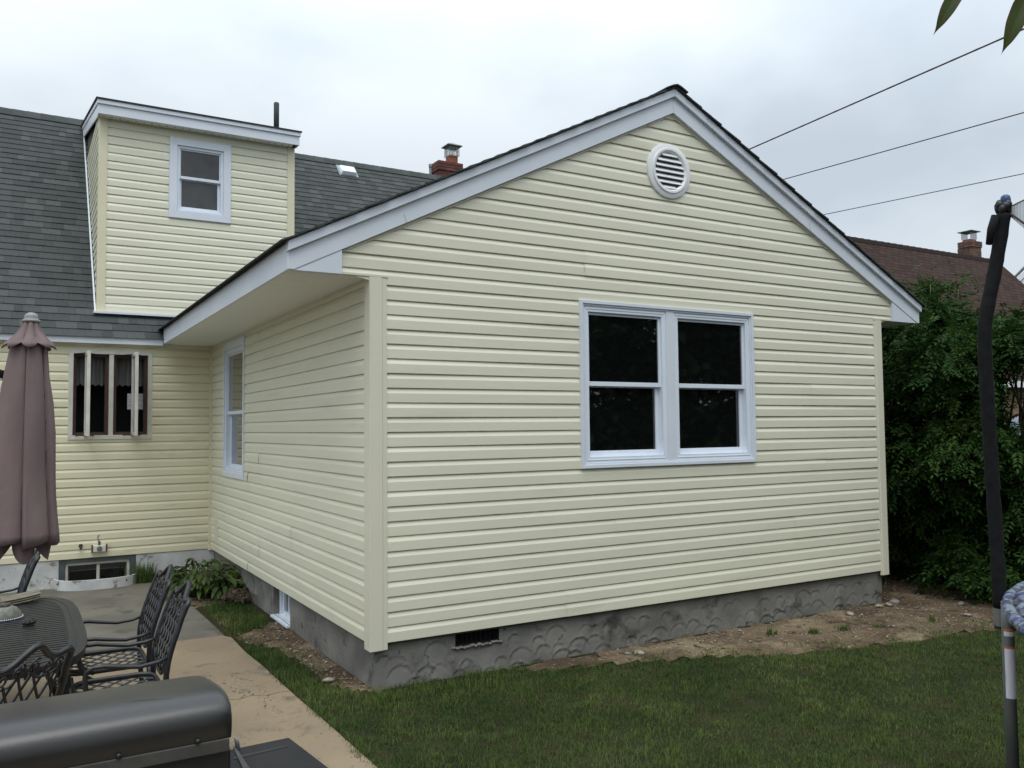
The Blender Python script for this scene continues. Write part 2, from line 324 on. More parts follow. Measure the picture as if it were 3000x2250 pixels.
# patio slabs (real thickness, 2.5 cm above the soil)
struct('tan_patio_slab', MB().prism([(-6.5, -6.0), (-0.50, -6.0), (-0.49, -1.3), (-0.50, -0.62), (-0.52, 0.2), (-0.53, 1.2), (-0.55, 1.7), (-0.54, 2.30), (-0.60, 2.432), (-6.5, 2.432)], lambda p, a: (p[0], p[1], a), G-0.08, G), M['tan'])
struct('grey_patio_slab', MB().prism([(-6.5, 2.446), (-0.58, 2.446), (-0.585, 3.2), (-0.60, 4.0), (-0.70, 4.4), (-0.76, 4.9), (-0.76, 6.16), (-6.5, 6.16)], lambda p, a: (p[0], p[1], a), G-0.08, G-0.003), M['slab'])
# fine crack across the tan slab, laid on as thin flat dark strips
crk = MB(); pts = [(-1.02, 0.42), (-0.9, 0.36), (-0.80, 0.40), (-0.70, 0.33), (-0.60, 0.37), (-0.53, 0.35)]
for a, b in zip(pts[:-1], pts[1:]):
    crk.add([(a[0], a[1]-0.003, G+0.001), (b[0], b[1]-0.003, G+0.001), (b[0], b[1]+0.003, G+0.001), (a[0], a[1]+0.003, G+0.001)], [(0, 1, 2, 3)])
obj('crack', crk, M['dark'], bpy.data.objects['tan_patio_slab'])
# worn paint flakes on the slab (flat stains with own outline)
fl = MB()
def stain(cx, cy, r):
    n = 9; vs = [(cx+r*random.uniform(0.4, 1.2)*math.cos(2*math.pi*k/n), cy+r*random.uniform(0.5, 1.6)*math.sin(2*math.pi*k/n), G+0.001) for k in range(n)]
    fl.add(vs, [tuple(range(n))])
for tr in range(3):
    x, y = [(-0.98, 1.15), (-0.80, 1.05), (-0.86, 0.7)][tr]
    for k in range(38):
        x += random.uniform(-0.012, 0.018); y -= random.uniform(0.0, 0.045)
        if random.random() < 0.8: stain(x+random.uniform(-0.03, 0.03), y, random.uniform(0.003, 0.013))
for k in range(160):
    stain(random.uniform(-1.3, -0.55), random.uniform(-1.3, 1.6), random.uniform(0.002, 0.006))
o = obj('worn_paint_marks', fl, M['seed'], bpy.data.objects['tan_patio_slab']); o['kind'] = 'stuff'

# ------------------------------------------------------------------ the house
H = thing('house', 'cream vinyl sided house with grey shingle roof, rear gable addition and shed dormer', 'house', (3.0, 6.1, G))
XW = 6.05           # width of the addition
WY = 6.146          # main wall plane
def fF(u, d, z): return (u, -d, z)              # front gable wall
def fS(u, d, z): return (-d, u, z)              # side wall of addition
def fM(u, d, z): return (u, WY-d, z)            # main wall
DY = 6.35; DX0, DX1 = -1.44, 1.17
def fD(u, d, z): return (u, DY-d, z)
def fDS(u, d, z): return (DX0-d, u, z)
PROF = [(0.0, -0.003), (0.0, 0.0115), (0.025, 0.0145), (0.635, 0.0140), (0.975, 0.0005), (1.0, -0.001)]
def prof_d(t):
    for (a, da), (b, db) in zip(PROF[1:-1], PROF[2:]):
        if a <= t <= b: return da+(db-da)*(t-a)/max(b-a, 1e-9)
    return -0.001
def course(fn, z0, za, zb, ua, ub, ua2=None, ub2=None, mt='siding', base=None, off=0.0, parent=None, name='siding_course'):
    """piece of one course between heights za..zb, u-range at bottom (ua,ub) and top (ua2,ub2)"""
    if ua2 is None: ua2 = ua
    if ub2 is None: ub2 = ub
    ts = [t for t, _ in PROF]; T = []
    lo, hi = (za-z0)/C, (zb-z0)/C
    if lo <= 0.001: T.append((0.0, -0.003)); T.append((0.0, 0.0115))
    else: T.append((lo, -0.006)); T.append((lo, prof_d(lo)))
    for t, d in PROF[2:]:
        if lo+1e-4 < t < hi-1e-4: T.append((t, d))
    T.append((hi, prof_d(hi) if hi < 0.999 else -0.001))
    w = 0.0020*math.sin(z0*37+ua*5)
    mb = MB(); vs = []
    for t, d in T:
        k = (t-lo)/max(hi-lo, 1e-6); a = ua+(ua2-ua)*k; b = ub+(ub2-ub)*k
        vs.append(fn(a, d+off+w, z0+t*C)); vs.append(fn(b, d+off-w, z0+t*C))
    n = len(T); fs = [(2*i, 2*i+1, 2*i+3, 2*i+2) for i in range(n-1)]
    mb.add(vs, fs); me = mb.mesh(name, M[mt]); o = link(name, me, parent or H)
    me.polygons.foreach_set('use_smooth', [True]*len(me.polygons)); me.set_sharp_from_angle(angle=math.radians(14))
    return o
def clad(fn, zb, zt, lim, holes, seams, mt, offz=0.0):
    """lim(z)->(u0,u1); holes=[(u0,u1,z0,z1)]; seams(i)->list of u"""
    i = 0; z = zb
    while z < zt-0.004:
        z1 = min(z+C, zt)
        cuts = sorted(set([z, z1]+([2.812] if fn is fF and z+0.004 < 2.812 < z1-0.004 else [])+[h for ho in holes for h in (ho[2], ho[3]) if z+0.004 < h < z1-0.004]))
        for a, b in zip(cuts[:-1], cuts[1:]):
            m = (a+b)/2; l0, r0 = lim(a); l1, r1 = lim(b)
            if r0-l0 < 0.03: continue
            if r1-l1 < 0: mid = (l1+r1)/2; l1 = r1 = mid
            segs = [(l0, r0, l1, r1)]
            for h in holes:
                if h[2] < m < h[3]:
                    ns = []
                    for (p, q, p1, q1) in segs:
                        if h[0] <= p+1e-3 and h[1] >= q-1e-3: continue
                        if h[1] <= min(p, p1) or h[0] >= max(q, q1): ns.append((p, q, p1, q1)); continue
                        if h[0] > p+0.01: ns.append((p, h[0], p1, h[0]))
                        if h[1] < q-0.01: ns.append((h[1], q, h[1], q1))
                    segs = ns
            for s_ in seams(i):
                ns = []
                for (p, q, p1, q1) in segs:
                    if max(p, p1)+0.1 < s_ < min(q, q1)-0.1: ns += [(p, s_+0.012, p1, s_+0.012), (s_, q, s_, q1, 0.0028)]
                    else: ns.append((p, q, p1, q1))
                segs = ns
            for sg in segs:
                course(fn, z, a, b, sg[0], sg[1], sg[2], sg[3], mt, off=(sg[4] if len(sg) > 4 else 0))
        i += 1; z += C
RK = 3.04; PITCHA = 0.5
def rake(x, top): return top-PITCHA*abs(x-RK)
def lim_front(z):
    if z < 2.8115: return (0.118, XW-0.10)
    a = RK-(4.63-z)/PITCHA-0.02; b = RK+(4.63-z)/PITCHA+0.02
    return (max(-0.252, a), min(6.262, b))
W2 = (1.93, 4.057, 1.26, 2.752)     # twin window outer trim
seamF = {0: [1.76], 1: [1.76], 4: [4.6], 5: [4.6], 6: [2.3], 7: [2.3], 16: [4.9], 17: [4.9], 10: [5.1], 11: [5.1], 26: [2.0], 27: [2.0], 30: [3.9], 31: [3.9]}
clad(fF, 0.0, 4.62, lim_front, [(W2[0]+0.01, W2[1]-0.01, W2[2]+0.01, W2[3]-0.01)], lambda i: seamF.get(i, []), 'siding')
WS = (4.15, 5.30, 1.037, 2.752)     # side window
seamS = {0: [3.95], 1: [3.95], 2: [3.42], 3: [3.42], 4: [2.15], 5: [2.15], 6: [], 8: [3.98], 9: [3.98], 10: [3.45], 11: [3.45], 22: [3.5], 23: [3.5]}
clad(fS, 0.0, 2.80, lambda z: (0.115, WY-0.03), [(WS[0]+0.01, WS[1]-0.01, WS[2]+0.01, WS[3]-0.01)], lambda i: seamS.get(i, []), 'siding')
WC = (-1.785, -0.785, 1.523, 2.695)  # casement window
clad(fM, 0.0, 2.80, lambda z: (-4.3, -0.045), [(WC[0]+0.01, WC[1]-0.01, WC[2]+0.01, WC[3]-0.01)], lambda i: [-3.2] if i % 4 < 2 else [], 'siding_yellow')
WD = (-0.568, 0.262, 4.605, 5.742)   # dormer window
clad(fD, 3.235, 5.87, lambda z: (DX0+0.085, DX1-0.085), [(WD[0]+0.01, WD[1]-0.01, WD[2]+0.01, WD[3]-0.01)], lambda i: [], 'siding')
MR = 1.10; EY, EZ = 6.03, 2.87; RY = 9.67; RZ = EZ+MR*(RY-EY)
def roofz(y): return EZ+MR*(y-EY)
def lim_ds(z):
    return (DY+0.085, min(EY+(z-EZ)/MR, 9.3)-0.02)
clad(fDS, 3.40, 5.98, lim_ds, [], lambda i: [], 'siding')

# wall cores (behind the siding) and foundations
obj('wall', MB().prism([(0.2, -0.02), (XW-0.02, -0.02), (XW-0.02, 2.95), (RK, 4.55), (0.2, 3.0)], lambda p, a: (p[0], a, p[1]), 0.20, 6.10), M['wrap'], H)
wf = MB()   # front and side sheathing with openings
def sheath(fn, u0, u1, z0, z1, hole, d0=-0.02, d1=-0.15):
    h = hole
    for (a, b, c, d) in ((u0, h[0], z0, z1), (h[1], u1, z0, z1), (h[0], h[1], z0, h[2]), (h[0], h[1], h[3], z1)):
        q = [fn(a, d0, c), fn(b, d0, c), fn(b, d0, d), fn(a, d0, d)]; r_ = [fn(a, d1, c), fn(b, d1, c), fn(b, d1, d), fn(a, d1, d)]
        wf.hexa(q, r_)
sheath(fF, 0.02, XW-0.02, -0.02, 2.8, (W2[0]+0.06, W2[1]-0.06, W2[2]+0.06, W2[3]-0.06))
sheath(fS, 0.16, 6.0, -0.02, 2.8, (WS[0]+0.06, WS[1]-0.06, WS[2]+0.06, WS[3]-0.06))
sheath(fD, DX0+0.02, DX1-0.02, 3.15, 5.88, (WD[0]+0.11, WD[1]-0.11, WD[2]+0.11, WD[3]-0.11), d1=-0.16)
sheath(fM, -4.28, -0.05, -0.005, 2.8, (WC[0]+0.06, WC[1]-0.06, WC[2]+0.06, WC[3]-0.06))
wf.prism([(-0.24, 2.83), (6.25, 2.83), (6.25, 2.97), (RK, 4.57), (-0.24, 2.97)], lambda p, a: (p[0], a, p[1]), 0.0195, 0.15)
obj('sheathing', wf, M['wrap'], H)
obj('main_wall', MB().box(-4.3, 8.1, WY+0.75, 13.15, G, 2.85).box(-4.3, 8.1, WY+0.16, WY+0.75, 1.0, 1.50).box(-4.3, -1.95, WY+0.16, WY+0.75, 1.50, 2.8).box(-0.62, 8.1, WY+0.16, WY+0.75, 1.50, 2.8).box(XW+0.1, 8.1, WY, WY+0.16, G, 2.8), M['wrap'], H)
obj('gable_wall', MB().prism([(WY+0.2, 2.8), (13.1, 2.8), (13.1, 2.9), (RY, RZ-0.25), (WY+0.2, 2.9)], lambda p, a: (a, p[0], p[1]), 7.9, 8.05).prism([(WY+0.2, 2.8), (13.1, 2.8), (13.1, 2.9), (RY, RZ-0.25), (WY+0.2, 2.9)], lambda p, a: (a, p[0], p[1]), -4.25, -4.1), M['siding_yellow'], H)
obj('dormer_wall', MB().prism([(DY+0.16, 3.1), (DY+0.16, 5.9), (9.25, 6.55), (9.25, 6.2)], lambda p, a: (a, p[0], p[1]), DX0+0.02, DX1-0.02), M['wrap'], H)
obj('dormer_wall', MB().prism([(DY+0.1, 3.3), (DY+0.1, 5.9), (9.3, 6.55), (9.3, 6.2)], lambda p, a: (a, p[0], p[1]), DX1-0.018, DX1+0.0), M['siding_yellow'], H)

# corner posts: three folded faces each
def corner_post(u, side):    # L-shaped vinyl post with raised centre and receiving lips
    mb = MB()
    if side < 0:    # left front corner (faces -x and -y)
        poly = [(-0.026, 0.100), (-0.026, 0.03), (-0.026, -0.026), (0.076, -0.026), (0.080, -0.019), (0.118, -0.019), (0.118, 0.0), (0.0, 0.0), (0.0, 0.115), (-0.019, 0.115), (-0.019, 0.100)]
        mb.prism(poly, lambda p, a: (p[0], p[1], a), -0.05, 2.795)
    else:
        poly = [(XW-0.10, -0.019), (XW-0.076, -0.019), (XW-0.072, -0.026), (XW+0.026, -0.026), (XW+0.026, 0.09), (XW+0.0, 0.09), (XW+0.0, 0.0), (XW-0.10, 0.0)]
        mb.prism(poly, lambda p, a: (p[0], p[1], a), -0.05, 2.795)
    obj('corner_post', mb, M['post'], H, bevel=0.0025)
corner_post(0, -1); corner_post(0, 1)
# right hand wall of the addition and inside corner
obj('addition_wall', MB().box(XW-0.012, XW+0.012, 0.09, 6.1, 0.0, 2.8), M['siding'], H)
obj('inside_corner_post', MB().box(-0.045, 0.0, WY-0.045, WY-0.0, -0.02, 2.795).box(-0.022, 0.004, WY-0.062, WY-0.045, -0.02, 2.795), M['siding_yellow'], H, bevel=0.003)
obj('corner_patch', MB().box(-0.024, -0.012, 5.62, 5.78, 0.12, 0.44), M['post'], H, bevel=0.002)
obj('ledge_trim', MB().box(-0.252, 0.125, -0.024, 0.0, 2.797, 2.817).box(XW-0.10, 6.262, -0.024, 0.0, 2.797, 2.817), M['post'], H, bevel=0.002)
obj('dormer_corner_post', MB().box(DX0-0.022, DX0+0.085, DY-0.024, DY, 3.225, 5.865).box(DX0-0.022, DX0, DY, DY+0.085, 3.26, 5.885), M['siding_yellow'], H, bevel=0.002)
obj('dormer_corner_post', MB().box(DX1-0.085, DX1+0.022, DY-0.024, DY, 3.225, 5.865).box(DX1, DX1+0.022, DY, DY+0.085, 3.26, 5.885), M['siding_yellow'], H, bevel=0.002)
obj('flashing', MB().box(DX0-0.06, 0.6, DY-0.10, DY-0.002, 3.195, 3.225).prism([(EY+(3.2-EZ)/MR, 3.20), (9.35, roofz(9.35)), (9.35, roofz(9.35)+0.035), (EY+(3.2-EZ)/MR, 3.235)], lambda p, a: (a, p[0], p[1]), DX0-0.045, DX0-0.024), M['white'], H, bevel=0.002)
# front foundation: trowelled arcs modelled as relief, with vent opening
arcs = []
for row, zc in ((0, -0.125), (1, -0.25), (2, -0.335)):
    x = 0.1+0.12*row
    while x < 6.0:
        if random.random() < 0.78: arcs.append((x+random.uniform(-0.08, 0.08), zc-0.06+random.uniform(-0.03, 0.03), random.uniform(0.055, 0.125), random.uniform(0.35, 1.0), random.uniform(-0.1, 0.7))); x += random.uniform(0.17, 0.30)
def relief(u, z, A, base=0.0):
    h = np.zeros_like(u)
    for (ax, az, r, s, tilt) in A:
        m = (np.abs(u-ax) < r*1.4) & (np.abs(z-az) < r*1.4)
        if not m.any(): continue
        du, dz = u[m]-ax, z[m]-az; rr = np.hypot(du, dz*1.05); an = np.arctan2(dz, du)
        w = np.clip(np.sin(an-tilt)*1.6+0.35, 0, 1)*s
        h[m] += w*(0.0125*np.exp(-((rr-r)/0.0065)**2)-0.010*np.clip(1-(r-rr)/0.05, 0, 1)*(rr < r))
    return h
def found(fn, u0, u1, holes, A, nm, du=0.0125, dz=0.0125, lump=1.0):
    nu = int((u1-u0)/du)+1; nz = int(0.46/dz)+1
    uu, zz = np.meshgrid(np.linspace(u0, u1, nu), np.linspace(-0.43, 0.03, nz))
    h = relief(uu, zz, A)+lump*(0.004*np.sin(uu*5.1)*np.cos(zz*17+uu*3)+rng.normal(0, 0.0004, uu.shape))
    d = -0.035+h
    V = np.array([fn(a, b, c) for a, b, c in zip(uu.ravel(), d.ravel(), zz.ravel())]); I = np.arange(nu*nz).reshape(nz, nu)
    cu = (uu[:-1, :-1]+uu[1:, 1:])/2; cz = (zz[:-1, :-1]+zz[1:, 1:])/2; keep = np.ones(cu.shape, bool)
    for hh in holes: keep &= ~((cu > hh[0]) & (cu < hh[1]) & (cz > hh[2]) & (cz < hh[3]))
    F = np.stack([I[:-1, :-1], I[:-1, 1:], I[1:, 1:], I[1:, :-1]], -1)[keep]
    return link(nm, fast_mesh(nm, V, F, M['conc'], smooth=True), H)
VH = (0.72, 1.12, -0.122, 0.05)
found(fF, 0.03, XW-0.03, [VH], arcs, 'foundation')
BW = (2.34, 3.0, -0.32, 0.05)
arcs2 = [(random.uniform(0.1, 2.3) if k < 16 else random.uniform(3.1, 5.8), random.uniform(-0.34, -0.06), random.uniform(0.05, 0.09), random.uniform(0.4, 0.9), 0.9) for k in range(34)]
found(fS, 0.035, 6.14, [BW], arcs2, 'foundation', lump=1.3)
fb = MB()
for (a, b) in ((0.035, 0.72), (1.12, 6.0)): fb.box(a+0.01, b-0.001, 0.052, 0.20, -0.43, -0.001)
fb.box(0.72, 1.12, 0.052, 0.20, -0.43, -0.128)
for (a, b) in ((0.21, 2.338), (3.002, 6.14)): fb.box(0.052, 0.2, a, b, -0.43, -0.001)
fb.box(0.052, 0.2, 2.338, 3.002, -0.43, -0.325)
fb.box(XW-0.10, XW-0.03, 0.05, 6.0, -0.43, -0.001)
obj('foundation_core', fb, M['conc'], H)
# crawl space vent with bars
v = obj('foundation_vent', MB().box(0.715, 1.125, 0.14, 0.16, -0.13, 0.0).box(0.715, 0.722, 0.036, 0.14, -0.128, 0).box(1.118, 1.125, 0.036, 0.14, -0.128, 0).box(0.715, 1.125, 0.036, 0.14, -0.132, -0.122), M['dark'], H)
for k in range(9):
    obj('vent_bar', MB().box(0.745+k*0.043, 0.751+k*0.043, 0.062, 0.068, -0.12, 0.0), M['grillblack'], v)
ms = MB()
for k in range(14):
    x = 0.70+k*0.033; ms.ball((x, 0.035, -0.135+random.uniform(-0.006, 0.006)), 0.022, (1.2, 0.8, 0.55), 7, 5, 0.25)
obj('mortar_sill', ms, M['mortar'], H, smooth=True)

# ------------------------------------------------------------------ windows
def frame_ring(mb, fn, u0, u1, z0, z1, w, d0, d1):
    """mitred frame ring in wall coords, width w (single or 4-tuple l,r,b,t), from depth d0 (inner) to d1 (outer)"""
    l, r, b, t = w if isinstance(w, tuple) else (w,)*4
    O = [(u0, z0), (u1, z0), (u1, z1), (u0, z1)]; I = [(u0+l, z0+b), (u1-r, z0+b), (u1-r, z1-t), (u0+l, z1-t)]
    for k in range(4):
        j = (k+1) % 4
        mb.hexa([fn(O[k][0], d1, O[k][1]), fn(O[j][0], d1, O[j][1]), fn(I[j][0], d1, I[j][1]), fn(I[k][0], d1, I[k][1])],
                [fn(O[k][0], d0, O[k][1]), fn(O[j][0], d0, O[j][1]), fn(I[j][0], d0, I[j][1]), fn(I[k][0], d0, I[k][1])])
    return mb
def pane(fn, u0, u1, z0, z1, d, m, parent):
    return obj('pane', MB().hexa([fn(u0, d, z0), fn(u1, d, z0), fn(u1, d, z1), fn(u0, d, z1)], [fn(u0, d-0.012, z0), fn(u1, d-0.012, z0), fn(u1, d-0.012, z1), fn(u0, d-0.012, z1)]), m, parent)
def double_hung(fn, u0, u1, z0, z1, zm, gl, win, fw=0.045, mtw='vinylwhite', sw=0.040, flip=1, latches=True):
    fr = frame_ring(MB(), fn, u0, u1, z0, z1, fw, -0.085, 0.012); frame_ring(fr, fn, u0+fw*0.35, u1-fw*0.35, z0+fw*0.35, z1-fw*0.35, fw*0.2, 0.010, 0.016)
    obj('frame', fr, M[mtw], win, bevel=0.002)
    a0, a1, b0, b1 = u0+fw, u1-fw, z0+fw, z1-fw
    up = frame_ring(MB(), fn, a0, a1, zm-0.022, b1, (sw*0.55, sw*0.55, 0.040, sw*0.6), -0.042, -0.012)
    obj('upper_sash', up, M[mtw], win, bevel=0.002)
    pane(fn, a0+sw*0.5, a1-sw*0.5, zm+0.012, b1-sw*0.5, -0.026, gl, win)
    lo = frame_ring(MB(), fn, a0, a1, b0, zm-0.002, (sw, sw, 0.05, 0.03), -0.080, -0.050)
    obj('lower_sash', lo, M[mtw], win, bevel=0.002)
    pane(fn, a0+sw*0.9, a1-sw*0.9, b0+0.045, zm-0.02, -0.062, gl, win)
    if latches:
        for q in (0.27, 0.73):
            uc = a0+(a1-a0)*q
            obj('sash_lock', MB().hexa([fn(uc-0.03, -0.048, zm+0.016), fn(uc+0.03, -0.048, zm+0.016), fn(uc+0.03, -0.048, zm+0.022), fn(uc-0.03, -0.048, zm+0.022)], [fn(uc-0.03, -0.044+0.016, zm+0.016), fn(uc+0.03, -0.044+0.016, zm+0.016), fn(uc+0.02, -0.044+0.016, zm+0.034), fn(uc-0.005, -0.044+0.016, zm+0.030)]), M[mtw], win)
    obj('cavity', MB().hexa([fn(u0+fw*0.5, -0.088, z0+fw*0.5), fn(u1-fw*0.5, -0.088, z0+fw*0.5), fn(u1-fw*0.5, -0.088, z1-fw*0.5), fn(u0+fw*0.5, -0.088, z1-fw*0.5)], [fn(u0+fw*0.5, -0.12, z0+fw*0.5), fn(u1-fw*0.5, -0.12, z0+fw*0.5), fn(u1-fw*0.5, -0.12, z1-fw*0.5), fn(u0+fw*0.5, -0.12, z1-fw*0.5)]), M['dark'], win)
def windowpart(lbl):
    o = bpy.data.objects.new('window', None); COL.objects.link(o); o.empty_display_size = 0.1
    o.parent = H; o.matrix_parent_inverse = ROOTM['house'].inverted(); o['label'] = lbl; return o
win = windowpart('white twin double hung window in the gable wall')
tr = frame_ring(MB(), fF, W2[0], W2[1], W2[2], W2[3], 0.030, -0.01, 0.034)
frame_ring(tr, fF, W2[0]+0.030, W2[1]-0.030, W2[2]+0.030, W2[3]-0.030, 0.018, -0.01, 0.022)
tr.hexa([fF(2.925, 0.020, W2[2]+0.048), fF(3.020, 0.020, W2[2]+0.048), fF(3.020, 0.020, W2[3]-0.048), fF(2.925, 0.020, W2[3]-0.048)], [fF(2.925, -0.02, W2[2]+0.048), fF(3.020, -0.02, W2[2]+0.048), fF(3.020, -0.02, W2[3]-0.048), fF(2.925, -0.02, W2[3]-0.048)])
obj('trim', tr, M['white'], win, bevel=0.002)
double_hung(fF, W2[0]+0.048, 2.925, W2[2]+0.048, W2[3]-0.048, 2.012, M['glass'], win, fw=0.052)
double_hung(fF, 3.020, W2[1]-0.048, W2[2]+0.048, W2[3]-0.048, 2.012, M['glass'], win, fw=0.052)
win = windowpart('tall double hung window in the side wall of the addition')
tr = frame_ring(MB(), fS, WS[0], WS[1], WS[2], WS[3], (0.05, 0.05, 0.06, 0.10), -0.01, 0.030); obj('trim', tr, M['white'], win, bevel=0.002)
double_hung(fS, WS[0]+0.05, WS[1]-0.05, WS[2]+0.06, WS[3]-0.10, 1.85, M['glass2'], win, fw=0.05, latches=False)
win = windowpart('small double hung window with wide white trim in the dormer')
tr = frame_ring(MB(), fD, WD[0], WD[1], WD[2], WD[3], 0.100, -0.01, 0.036); frame_ring(tr, fD, WD[0]-0.006, WD[1]+0.006, WD[2]-0.006, WD[3]+0.006, 0.016, -0.01, 0.026)
obj('trim', tr, M['white'], win, bevel=0.002)
double_hung(fD, WD[0]+0.10, WD[1]-0.10, WD[2]+0.10, WD[3]-0.10, 5.20, M['glass3'], win, fw=0.035, sw=0.035, latches=False)
# casement window, both sashes cranked open
win = windowpart('older twin casement window with both sashes cranked open')
tr = frame_ring(MB(), fM, WC[0], WC[1], WC[2], WC[3], 0.055, -0.10, 0.030); obj('trim', tr, M['oldwhite'], win, bevel=0.003)
a0, a1, b0, b1 = WC[0]+0.055, WC[1]-0.055, WC[2]+0.055, WC[3]-0.055; mid = (a0+a1)/2
obj('mullion', MB().hexa([fM(mid-0.028, 0.022, b0), fM(mid+0.028, 0.022, b0), fM(mid+0.028, 0.022, b1), fM(mid-0.028, 0.022, b1)], [fM(mid-0.028, -0.10, b0), fM(mid+0.028, -0.10, b0), fM(mid+0.028, -0.10, b1), fM(mid-0.028, -0.10, b1)]), M['oldwhite'], win, bevel=0.003)
for (p, q, hx) in ((a0, mid-0.028, 0.36), (mid+0.028, a1, 0.56)):
    obj('screen_frame', frame_ring(MB(), fM, p, q, b0, b1, 0.030, -0.12, -0.055), M['wood'], win)
    obj('screen', frame_ring(MB(), fM, p+0.03, q-0.03, b0+0.03, b1-0.03, 0.012, -0.11, -0.07), M['grilltrim'], win)
    sx = p+(q-p)*hx; sl = 0.40
    ss = MB()      # sash turned square to the wall: frame in the y-z plane
    for (ya, yb, za, zb) in ((0.03, 0.03+sl, b0-0.01, b0+0.035), (0.03, 0.03+sl, b1-0.035, b1+0.005), (0.03, 0.065, b0+0.035, b1-0.035), (sl-0.005, sl+0.03, b0+0.035, b1-0.035)):
        ss.box(sx-0.02, sx+0.022, WY-yb, WY-ya, za, zb)
    obj('open_sash', ss, M['oldwhite'], win, bevel=0.004)
    obj('pane', MB().box(sx-0.004, sx+0.004, WY-sl-0.0, WY-0.06, b0+0.03, b1-0.03), M['glass2'], win)
    for zz in (b0-0.002, b1-0.004):
        obj('hinge_arm', MB().tube([(sx-0.12, WY-0.02, zz), (sx, WY-0.22, zz), (sx+0.1, WY-0.02, zz)], 0.006, 5), M['grillblack'], win)
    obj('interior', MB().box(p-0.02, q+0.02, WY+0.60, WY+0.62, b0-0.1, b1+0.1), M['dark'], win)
    cu = MB(); n = 40; zt, zb_ = b1-0.02, b1-0.40
    vs = []
    for k in range(n+1):
        x = p+(q-p)*k/n; y = WY+0.17+0.014*math.sin(k*1.25)+0.006*math.sin(k*2.7)
        vs += [(x, y, zb_+0.012*math.sin(k*0.9)), (x, y, zt)]
    cu.add(vs, [(2*k, 2*k+2, 2*k+3, 2*k+1) for k in range(n)]); obj('curtain', cu, M['curtain'], win, smooth=True)
obj('notice_paper', MB().box(a1-0.235, a1-0.035, WY+0.126, WY+0.128, b0+0.34, b0+0.555), M['paper'], win)
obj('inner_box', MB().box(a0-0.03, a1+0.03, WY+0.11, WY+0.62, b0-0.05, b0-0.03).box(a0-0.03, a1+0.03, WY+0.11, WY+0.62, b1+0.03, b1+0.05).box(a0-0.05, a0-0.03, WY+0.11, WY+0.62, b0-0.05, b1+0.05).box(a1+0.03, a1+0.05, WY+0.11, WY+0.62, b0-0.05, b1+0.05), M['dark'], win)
# basement windows
win = windowpart('white basement window set in the parged foundation of the addition')
fr = frame_ring(MB(), fS, 2.36, 2.82, -0.318, -0.004, 0.03, -0.16, -0.055); obj('frame', fr, M['vinylwhite'], win, bevel=0.002)
fr = frame_ring(MB(), fS, 2.39, 2.79, -0.285, -0.035, 0.028, -0.14, -0.085); obj('sash', fr, M['vinylwhite'], win, bevel=0.002)
obj('mullion', MB().box(0.088, 0.14, 2.575, 2.605, -0.262, -0.055), M['vinylwhite'], win)
pane(fS, 2.41, 2.77, -0.262, -0.055, -0.11, M['glass2'], win)
obj('reveal', MB().box(0.15, 0.17, 2.338, 3.002, -0.33, 0.0).box(0.034, 0.15, 2.985, 3.002, -0.33, 0.0).box(0.034, 0.15, 2.338, 2.345, -0.33, 0.0), M['conc'], win)
obj('sill', MB().box(0.0, 0.15, 2.345, 2.985, -0.345, -0.322), M['vinylwhite'], win, bevel=0.002)
BX0, BX1 = -1.86, -0.955
# whitewashed foundation of the main house
mf = MB(); mf.box(-4.3, BX0, WY-0.005, WY+0.2, -0.42, -0.006); mf.box(BX1, 0.06, WY-0.005, WY+0.2, -0.42, -0.006); mf.box(BX0, BX1, WY-0.005, WY+0.2, -0.42, -0.345)
obj('whitewashed_foundation', mf, M['whitewash'], H)
win = windowpart('basement window behind the curved white well rim')
obj('header', MB().box(BX0, BX1, WY+0.0, WY+0.15, -0.055, -0.006).box(BX0, BX0+0.07, WY+0.0, WY+0.15, -0.345, -0.055).box(BX1-0.07, BX1, WY+0.0, WY+0.15, -0.345, -0.055), M['pipe'], win)
fr = frame_ring(MB(), fM, BX0+0.075, BX1-0.075, -0.343, -0.058, 0.032, -0.14, -0.03); obj('frame', fr, M['oldwhite'], win, bevel=0.002)
fr = frame_ring(MB(), fM, BX0+0.107, BX1-0.107, -0.33, -0.09, 0.018, -0.12, -0.06); obj('sash', fr, M['pipe'], win)
obj('mullion', MB().box(-1.42, -1.385, WY+0.05, WY+0.12, -0.33, -0.10), M['oldwhite'], win, bevel=0.002)
pane(fM, BX0+0.12, -1.42, -0.33, -0.105, -0.10, M['glass'], win); pane(fM, -1.385, BX1-0.12, -0.33, -0.105, -0.10, M['glass'], win)
wr = MB(); n = 26
for k in range(n):
    def rimp(t, off):
        s = t*2-1; x = -1.42+0.50*s; y = WY-0.02-(0.36-off)*math.sqrt(max(0, 1-abs(s)**2.4))
        return x+ (0.03 if s < 0 else -0.03)*off/0.05*(abs(s) > 0.8), y
    (xa, ya), (xb, yb) = rimp(k/n, 0), rimp((k+1)/n, 0); (xc, yc), (xd, yd) = rimp((k+1)/n, 0.045), rimp(k/n, 0.045)
    wr.hexa([(xa, ya, G-0.05), (xb, yb, G-0.05), (xc, yc, G-0.05), (xd, yd, G-0.05)], [(xa, ya, -0.232), (xb, yb, -0.232), (xc, yc, -0.232), (xd, yd, -0.232)])
wl = obj('window_well_rim', wr, M['whitewash'], H)
wall_f = MB().lathe([(0.0001, 0), (0.022, 0), (0.024, -0.03), (0.012, -0.05), (0.0001, -0.05)], (-1.615, WY-0.016, 0.165), 10, axis=1)
wall_f.tube([(-1.615, WY-0.06, 0.165), (-1.615, WY-0.085, 0.15), (-1.615, WY-0.09, 0.12)], 0.011, 7)
o = obj('hose_tap', wall_f, M['grillblack'], H)
eb = obj('outlet_box', MB().box(-1.475, -1.325, WY-0.075, WY-0.014, 0.075, 0.155), M['oldwhite'], H, bevel=0.004)
